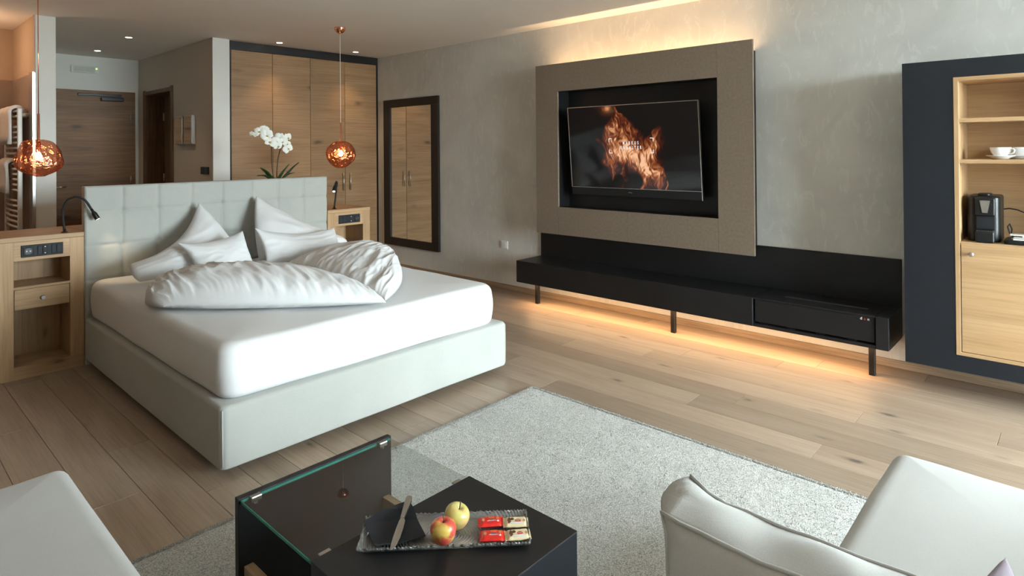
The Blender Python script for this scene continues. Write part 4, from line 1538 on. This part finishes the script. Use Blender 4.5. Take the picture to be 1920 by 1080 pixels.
me.vertices.foreach_set('co', V.astype(np.float32).ravel())
me.loops.add(len(F) * 3)
me.loops.foreach_set('vertex_index', F.astype(np.int32).ravel())
me.polygons.add(len(F))
me.polygons.foreach_set('loop_start', np.arange(0, len(F) * 3, 3, dtype=np.int32))
me.update(calc_edges=True)
me.validate()
pl_ = link('pile', me, 'rug_pile', rg)
pl_['kind'] = 'stuff'

# ------------------------------------------------------------------ coffee table
ZT = .385
tb_ = thing('coffee_table', (1.08, 1.44, .012), 'black coffee table with clear glass bridge between side panel and box', 'coffee table')
TX0, TX1 = .803, 1.350
YP = 1.860            # back panel
YB0, YB1 = 1.022, 1.445   # box
obj('side_panel', box(TX0 - .004, TX1, YP - .004, YP + .018, .019, ZT + .004, bev=.001, seg=1), 'black', tb_)
bm = bmesh.new()
obj('box', box(TX0, TX1, YB0, YB1, .06, ZT, bev=.001, seg=1), 'anthracite', tb_)
obj('box_top', box(TX0 - .001, TX1 + .001, YB0 - .001, YB1 + .001, ZT, ZT + .003, bev=.001, seg=1), 'black', tb_)
obj('plinth', box(TX0 + .04, TX1 - .04, YB0 + .04, YB1 - .04, .019, .06), 'black', tb_)
gl = obj('glass_sheet', box(TX0 + .004, TX1 - .006, YB1 + .002, YP - .006, ZT - .009, ZT - .001), 'table_glass', tb_)
obj('polished_edge', box(TX0 + .002, TX0 + .0045, YB1 + .002, YP - .006, ZT - .009, ZT - .001), 'glass_edge', gl)
obj('polished_edge', box(TX0 + .004, TX1 - .006, YP - .0065, YP - .0045, ZT - .009, ZT - .001), 'glass_edge', gl)
for x in (TX0 + .045, TX1 - .045):
    c = obj('glass_clip', box(x - .016, x + .016, YP - .022, YP - .004, ZT - .014, ZT + .002, bev=.002), 'steel', tb_)
    obj('screw', cyl((x, YP - .013, ZT - .022), .006, 'z', .010, 10), 'steel', c)
    obj('glass_clip', box(x - .016, x + .016, YB1 - .002, YB1 + .016, ZT - .003, ZT + .001, bev=.001, seg=1), 'steel', tb_)
for x in (TX0 + .012, TX1 - .040):
    obj('stretcher', box(x, x + .028, YB1 + .001, YP - .005, .075, .185, bev=.001, seg=1), 'table_frame', tb_)

# things on the table: frame along the tray
TC = Vector((1.098, 1.270, ZT + .003))
EU = Vector((.718, -.696, 0))
EV = Vector((.696, .718, 0))


def tp(u, v, z=0.0):
    return TC + EU * u + EV * v + Vector((0, 0, z))


TROT = math.atan2(EU.y, EU.x)
bm = bmesh.new()
n1, n2 = 300, 104
hl, hw = .222, .072
gt, gb_ = {}, {}
for i in range(n1 + 1):
    for j in range(n2 + 1):
        u, v = -1 + 2 * i / n1, -1 + 2 * j / n2
        x, y = u * hl, v * hw
        k = max(abs(u), abs(v) ** 1.0)
        rim_ = max(0, (max(abs(u) * 1.0, 0) - .90) / .10, (abs(v) - .80) / .20)
        wob = .004 * mnoise.noise(Vector((x * 60, y * 60, 0)))
        if i in (0, n1): x += wob
        if j in (0, n2): y += wob
        z = .004 + .013 * rim_ ** 1.4 + .0006 * mnoise.noise(Vector((x * 90, y * 90, 3))) + .0016 * math.sin(math.hypot(x - .01, (y + .01) * 1.2) * 780 + 1.5 * mnoise.noise(Vector((x * 25, y * 25, 7))))
        gt[i, j] = bm.verts.new((x, y, z + .003))
        gb_[i, j] = bm.verts.new((x, y, .004 + .013 * rim_ ** 1.4 - .0032))
for i in range(n1):
    for j in range(n2):
        bm.faces.new((gt[i, j], gt[i + 1, j], gt[i + 1, j + 1], gt[i, j + 1]))
        bm.faces.new((gb_[i, j], gb_[i, j + 1], gb_[i + 1, j + 1], gb_[i + 1, j]))
rim = [(i, 0) for i in range(n1 + 1)] + [(n1, j) for j in range(1, n2 + 1)] + [(i, n2) for i in range(n1 - 1, -1, -1)] + [(0, j) for j in range(n2 - 1, 0, -1)]
for a, b in zip(rim, rim[1:] + rim[:1]):
    bm.faces.new((gt[a], gb_[a], gb_[b], gt[b]))
ty1 = obj('glass_tray', bm, 'tray_glass', None, smooth=True)
ty1.location = TC + Vector((0, 0, .0005))
ty1.rotation_euler = (0, 0, TROT)
tag(ty1, 'long ridged clear glass tray on the black table box', 'tray')

# napkin: folded square lying over the tray rim
bm = bmesh.new()
cs = [(.967, 1.458), (.925, 1.338), (1.045, 1.288), (1.108, 1.440)]
n = 16
for lay, dz in ((0, 0), (1, .0022)):
    g_ = {}
    for i in range(n + 1):
        for j in range(n + 1):
            u, v = i / n, j / n
            p = Vector((*cs[0], 0)) * (1 - u) * (1 - v) + Vector((*cs[1], 0)) * u * (1 - v) + Vector((*cs[2], 0)) * u * v + Vector((*cs[3], 0)) * (1 - u) * v
            rel = p - TC
            uu, vv = rel.dot(EU), rel.dot(EV)
            z = ZT + .003 + .0160 + .010 * max(0, (abs(vv) - .050) / .022) ** 1.2 * (abs(vv) < .08) + .006 * max(0, (abs(uu) - .19) / .03)
            if abs(vv) >= .08: z = ZT + .003 + .030 - min(.006, (abs(vv) - .08) * .1)
            z += .0016 * mnoise.noise(Vector((p.x * 30, p.y * 30, lay)))
            g_[i, j] = bm.verts.new((p.x, p.y, z + dz))
    for i in range(n):
        for j in range(n):
            bm.faces.new((g_[i, j], g_[i + 1, j], g_[i + 1, j + 1], g_[i, j + 1]))
    if lay == 0: g0 = g_
for a in range(n):
    for (p, q) in (((a, 0), (a + 1, 0)), ((n, a), (n, a + 1)), ((a, n), (a + 1, n)), ((0, a), (0, a + 1))):
        bm.faces.new((g0[p], g0[q], g_[q], g_[p]))
tag(obj('napkin', bm, 'napkin', None, origin=(1.0, 1.38, ZT + .01)), 'folded black paper napkin on the left end of the glass tray', 'napkin')

# knife
ka, kb_ = Vector((1.108, 1.437, ZT + .037)), Vector((.936, 1.287, ZT + .0345))
kd = (kb_ - ka)
KL = kd.length
kd.normalize()
ks = kd.cross(Vector((0, 0, 1))).normalized()
kn = thing('table_knife', ka, 'steel table knife resting across the black napkin', 'knife')


def flat_blade(stops, z_th):
    bm = bmesh.new()
    rows_ = []
    for t, wl, wr_ in stops:
        c = ka + kd * (KL * t)
        rows_.append([bm.verts.new(c + ks * wr_ + Vector((0, 0, s))) for s in (0, z_th)] + [bm.verts.new(c - ks * wl + Vector((0, 0, s))) for s in (z_th, 0)])
    for a, b in zip(rows_, rows_[1:]):
        for k in range(4):
            bm.faces.new((a[k], a[(k + 1) % 4], b[(k + 1) % 4], b[k]))
    bm.faces.new(rows_[0])
    bm.faces.new(rows_[-1][::-1])
    return bm


obj('handle', flat_blade([(0, .005, .005), (.02, .0085, .0085), (.08, .0095, .0095), (.2, .008, .008), (.36, .006, .006), (.44, .0055, .0055)], .006), 'steel', kn)
obj('blade', flat_blade([(.44, .0055, .0055), (.47, .009, .007), (.60, .0105, .008), (.78, .0105, .008), (.90, .008, .007), (.97, .003, .006), (1, -.003, .005)], .0016), 'steel', kn)


# apples
def apple(c, r, mat, lab, seed, tilt):
    t = thing('apple', c, lab, 'apple', 'apples on the tray', rot=tilt)
    prof = [(0, -.80), (.16, -.86), (.36, -.88), (.62, -.72), (.84, -.40), (.98, .0), (1.0, .28), (.90, .58), (.68, .80), (.42, .87), (.22, .80), (.10, .68), (0, .60)]
    P = bez([(a * r, 0, b * r) for a, b in prof], 4)
    bm = lathe(bmesh.new(), [(max(0, p.x), p.z) for p in P], (0, 0, 0), 36)
    for v in bm.verts:
        a = math.atan2(v.co.y, v.co.x)
        v.co *= 1 + .018 * math.cos(5 * a) * (v.co.z < 0) + .02 * mnoise.noise(v.co * 20 + Vector((seed, 0, 0)))
    bmesh.ops.remove_doubles(bm, verts=bm.verts, dist=1e-5)
    obj('flesh', bm, mat, t, smooth=True, local=True)
    obj('stalk', tube(bmesh.new(), [(0, 0, .60 * r), (.001, 0, .9 * r), (.004, .001, 1.28 * r)], [.0016, .0014, .002], 7), 'stem', t, smooth=True, local=True)


apple((1.061, 1.236, ZT + .045), .0335, 'apple_red', 'red and yellow apple with upright stalk on the glass tray', 2, (.0, .0, .4))
apple((1.127, 1.258, ZT + .046), .0335, 'apple_green', 'yellow green apple behind the red one on the glass tray', 5, (.25, -.25, 1.2))


# wrapped sweets
def sweet(u, v, red, lab, a, lift=0.0):
    t = thing('wrapped_sweet', tp(u, v, .0105 + lift), lab, 'sweet', 'wrapped sweets on the tray', rot=(0, 0, TROT + a))
    t.scale = (1.22, 1.22, 1.1)
    hl_, hw_, h = .028, .0165, .011
    bm = bmesh.new()
    n1, n2 = 28, 14
    g1, g2 = {}, {}
    for i in range(n1 + 1):
        for j in range(n2 + 1):
            x, y = -1 + 2 * i / n1, -1 + 2 * j / n2
            e_ = max(0, 1 - max(0, (abs(x) - .70) / .16)) if abs(x) > .70 else 1
            e2 = 1 if abs(y) < .75 else max(0, 1 - ((abs(y) - .75) / .25) ** 2) ** .5
            k = max(0, min(1, e_)) * e2
            cr = .0010 * math.sin(j * 2.4) * (abs(x) > .84) + .0009 * mnoise.noise(Vector((x * 3, y * 3, u * 40)))
            hy = hw_ * (1 if abs(x) < .8 else 1 + .06 * math.sin(j))
            g1[i, j] = bm.verts.new((x * hl_, y * hy, h * .45 + h * .5 * k + cr))
            g2[i, j] = bm.verts.new((x * hl_, y * hy, h * .45 - h * .43 * k + cr - .0003))
    for i in range(n1):
        for j in range(n2):
            bm.faces.new((g1[i, j], g1[i + 1, j], g1[i + 1, j + 1], g1[i, j + 1]))
            bm.faces.new((g2[i, j], g2[i, j + 1], g2[i + 1, j + 1], g2[i + 1, j]))
    obj('wrapper', bm, 'wrap_red' if red else 'wrap_cream', t, smooth=True, local=True)
    zt = h * .95 + .0006

    def disc(cx, cy, rx, ry, mat, nm, z=zt, seg=14, wob=0):
        b = bmesh.new()
        ps = [b.verts.new((cx + rx * (1 + wob * math.sin(3 * k + cx * 900)) * math.cos(2 * math.pi * k / seg), cy + ry * (1 + wob * math.cos(2 * k)) * math.sin(2 * math.pi * k / seg), z)) for k in range(seg)]
        qs = [b.verts.new((p.co.x, p.co.y, z - .0005)) for p in ps]
        b.faces.new(ps)
        for k in range(seg):
            b.faces.new((ps[k], ps[(k + 1) % seg], qs[(k + 1) % seg], qs[k]))
        obj(nm, b, mat, t, local=True)

    def words(s, size, cx, cy, mat, sx=1.0, z=zt + .0003):
        b = text_bm(s, size, 1.0, .0001, sx)
        bmesh.ops.rotate(b, verts=b.verts, cent=(0, 0, 0), matrix=Matrix.Rotation(math.pi, 3, 'Z'))
        bmesh.ops.translate(b, verts=b.verts, vec=(cx, cy, z))
        obj('printed_word', b, mat, t, local=True)
    if red:
        words('Loacker', .0066, .002, -.0040, 'print_white')
        words('Minis', .0060, .002, .0085, 'gold')
        disc(.002, .0022, .0070, .0012, 'green', 'flag_mark')
        disc(.002, .0014, .0060, .0008, 'blue', 'flag_mark', zt + .0002)
        disc(-.0165, .002, .0034, .0052, 'wafer', 'printed_wafer', wob=.12)
        disc(.0160, .0060, .0030, .0036, 'wafer', 'printed_wafer', wob=.15)
        disc(.0160, -.0045, .0022, .0030, 'print_white', 'printed_nut', wob=.15)
    else:
        disc(-.0145, .000, .0038, .0105, 'choc', 'printed_chocolate', wob=.16)
        disc(-.0080, .0050, .0040, .0044, 'choc', 'printed_chocolate', wob=.16)
        disc(.0030, -.0098, .0170, .0032, 'wrap_white', 'white_band', wob=.05)
        b = box(-.0010, .0110, -.0045, .0022, zt - .0004, zt + .0004, bev=.0004, seg=1)
        obj('red_label', b, 'print_red', t, local=True)
        words('Loacker', .0036, .0050, -.0011, 'print_white', .85, zt + .0006)
        disc(.0050, .0040, .0040, .0009, 'green', 'flag_mark')
        disc(.0185, .0000, .0030, .0052, 'wafer', 'printed_wafer', zt - .0004, wob=.12)


P_ = lambda x, y: ((Vector((x, y, TC.z)) - TC).dot(EU), (Vector((x, y, TC.z)) - TC).dot(EV))
sweet(*P_(1.203, 1.204), True, 'red wrapped sweet in the far row on the tray', .05)
sweet(*P_(1.163, 1.157), True, 'red wrapped sweet in the near row on the tray', -.03)
sweet(*P_(1.245, 1.150), False, 'cream wrapped sweet in the far row on the tray', -.02, .002)
sweet(*P_(1.209, 1.110), False, 'cream wrapped sweet in the near row on the tray', .06, .001)

# ------------------------------------------------------------------ corner sofa
sf = thing('corner_sofa', (0, 0, .012), 'pale grey upholstered corner sofa around the coffee table', 'sofa')
obj('seat', rbox(-.50, .492, -.50, 2.395, .15, .432, .035, .045, .02, crown=.008, wob=.005, seed=2), 'sofa', sf, smooth=True, label='left seat pad')
obj('seat', rbox(.500, 2.355, -.50, .482, .15, .432, .04, .055, .02, crown=.008, wob=.005, seed=9), 'sofa', sf, smooth=True, label='right seat pad')
obj('backrest', rbox(-.70, -.502, -.70, 2.30, .10, .72, .05, .05, .02), 'sofa', sf, smooth=True)
obj('backrest', rbox(-.50, 2.325, -.70, -.502, .10, .72, .05, .05, .02), 'sofa', sf, smooth=True)
obj('base', box(-.60, .40, -.60, 2.24, .07, .16), 'sofa', sf)
obj('base', box(.40, 2.27, -.60, .41, .07, .16), 'sofa', sf)
for x, y in ((-.5, 2.1), (.33, 2.1), (2.15, .3), (2.15, -.5), (-.5, -.5)):
    z0 = .019 if RX0 < x < RX1 and RY0 < y < RY1 else 0
    obj('foot', box(x - .03, x + .03, y - .03, y + .03, z0, .08), 'black_metal', sf)

# thick back cushion standing across the right seat: two faces and a gusset
bm = bmesh.new()
nY, nZ, nT = 40, 28, 12
cy0, cy1, cz0, cz1 = -.12, .490, .458, .835
vsurf = {}


def cush(a, b_, t):
    """a along y (0..1), b_ along z, t across the thickness (-1..1)"""
    y = cy0 + (cy1 - cy0) * a
    z = cz0 + (cz1 - cz0) * b_
    U, V_ = 2 * a - 1, 2 * b_ - 1
    th = .050 + .045 * max(0, (1 - U * U) * (1 - V_ ** 4)) ** .6
    x = .935 + .06 * (1 - b_) * 0 - .005 * a + t * th
    return Vector((x, y, z))


def put(p, key, extra=Vector((0, 0, 0))):
    if key not in vsurf:
        q = p * 6
        w1 = mnoise.noise(q) * .004 + mnoise.noise(q * 2.6) * .004
        vsurf[key] = bm.verts.new(p + Vector((w1, 0, w1)) + extra)
    return vsurf[key]


def sag(a, b_, t):
    U, V_ = 2 * a - 1, 2 * b_ - 1
    e = Vector((0, 0, 0))
    s_ = 1 - t * t
    if b_ == 1: e.z += .010 * s_ + .003 * s_ * math.sin(a * 23)
    if a == 1: e.y += .020 * s_
    e.z += .055 * (max(0, U) ** 8) * max(0, b_ - .5) * (.3 + .7 * max(0, t))
    e.y += .02 * (V_ ** 9 if b_ > .5 else 0) * max(0, a - .5)
    return e


def face(fn, A, B, flip):
    for i in range(A):
        for j in range(B):
            ks_ = [fn(i, j), fn(i + 1, j), fn(i + 1, j + 1), fn(i, j + 1)]
            vv = [put(cush(*k), tuple(round(x, 5) for x in k), sag(*k)) for k in ks_]
            bm.faces.new(vv[::-1] if flip else vv)


face(lambda i, j: (i / nY, j / nZ, 1.0), nY, nZ, False)
face(lambda i, j: (i / nY, j / nZ, -1.0), nY, nZ, True)
face(lambda i, j: (i / nY, 1.0, -1 + 2 * j / nT), nY, nT, True)
face(lambda i, j: (i / nY, 0.0, -1 + 2 * j / nT), nY, nT, False)
face(lambda i, j: (1.0, i / nZ, -1 + 2 * j / nT), nZ, nT, False)
face(lambda i, j: (0.0, i / nZ, -1 + 2 * j / nT), nZ, nT, True)
cs_ = thing('back_cushion', (.93, .19, .432), 'thick pale grey box cushion standing upright on the right sofa seat', 'cushion')
obj('cover', bm, 'sofa', cs_, smooth=True)
for t in (-1, 1):
    path = []
    for k in range(15): path.append((1.0, k / 14, t))
    for k in range(1, 21): path.append((1 - k / 20, 1.0, t))
    pts = [cush(*k) + sag(*k) + Vector((t * .001, 0, .001)) for k in path]
    pts = [p + Vector((1, 0, 1)) * (mnoise.noise(p * 6) * .004 + mnoise.noise(p * 15.6) * .004) for p in pts]
    obj('seam', tube(bmesh.new(), pts, .0032, 6), 'sofa', cs_, smooth=True)

soft('throw_cushion', puff([(1.075, .10, .455), (1.36, .02, .455), (1.378, .112, .702), (1.070, .17, .70)],
                           [(0, 0, 0), (-.02, 0, 0), (0, 0, -.02), (0, 0, 0)], .055, (.1, 1, .1), n=30, wr=.004, wscale=8, seed=14),
     'mauve', 'small mauve grey cushion standing on the right sofa seat', 'cushion', None, (1.19, .10, .435))
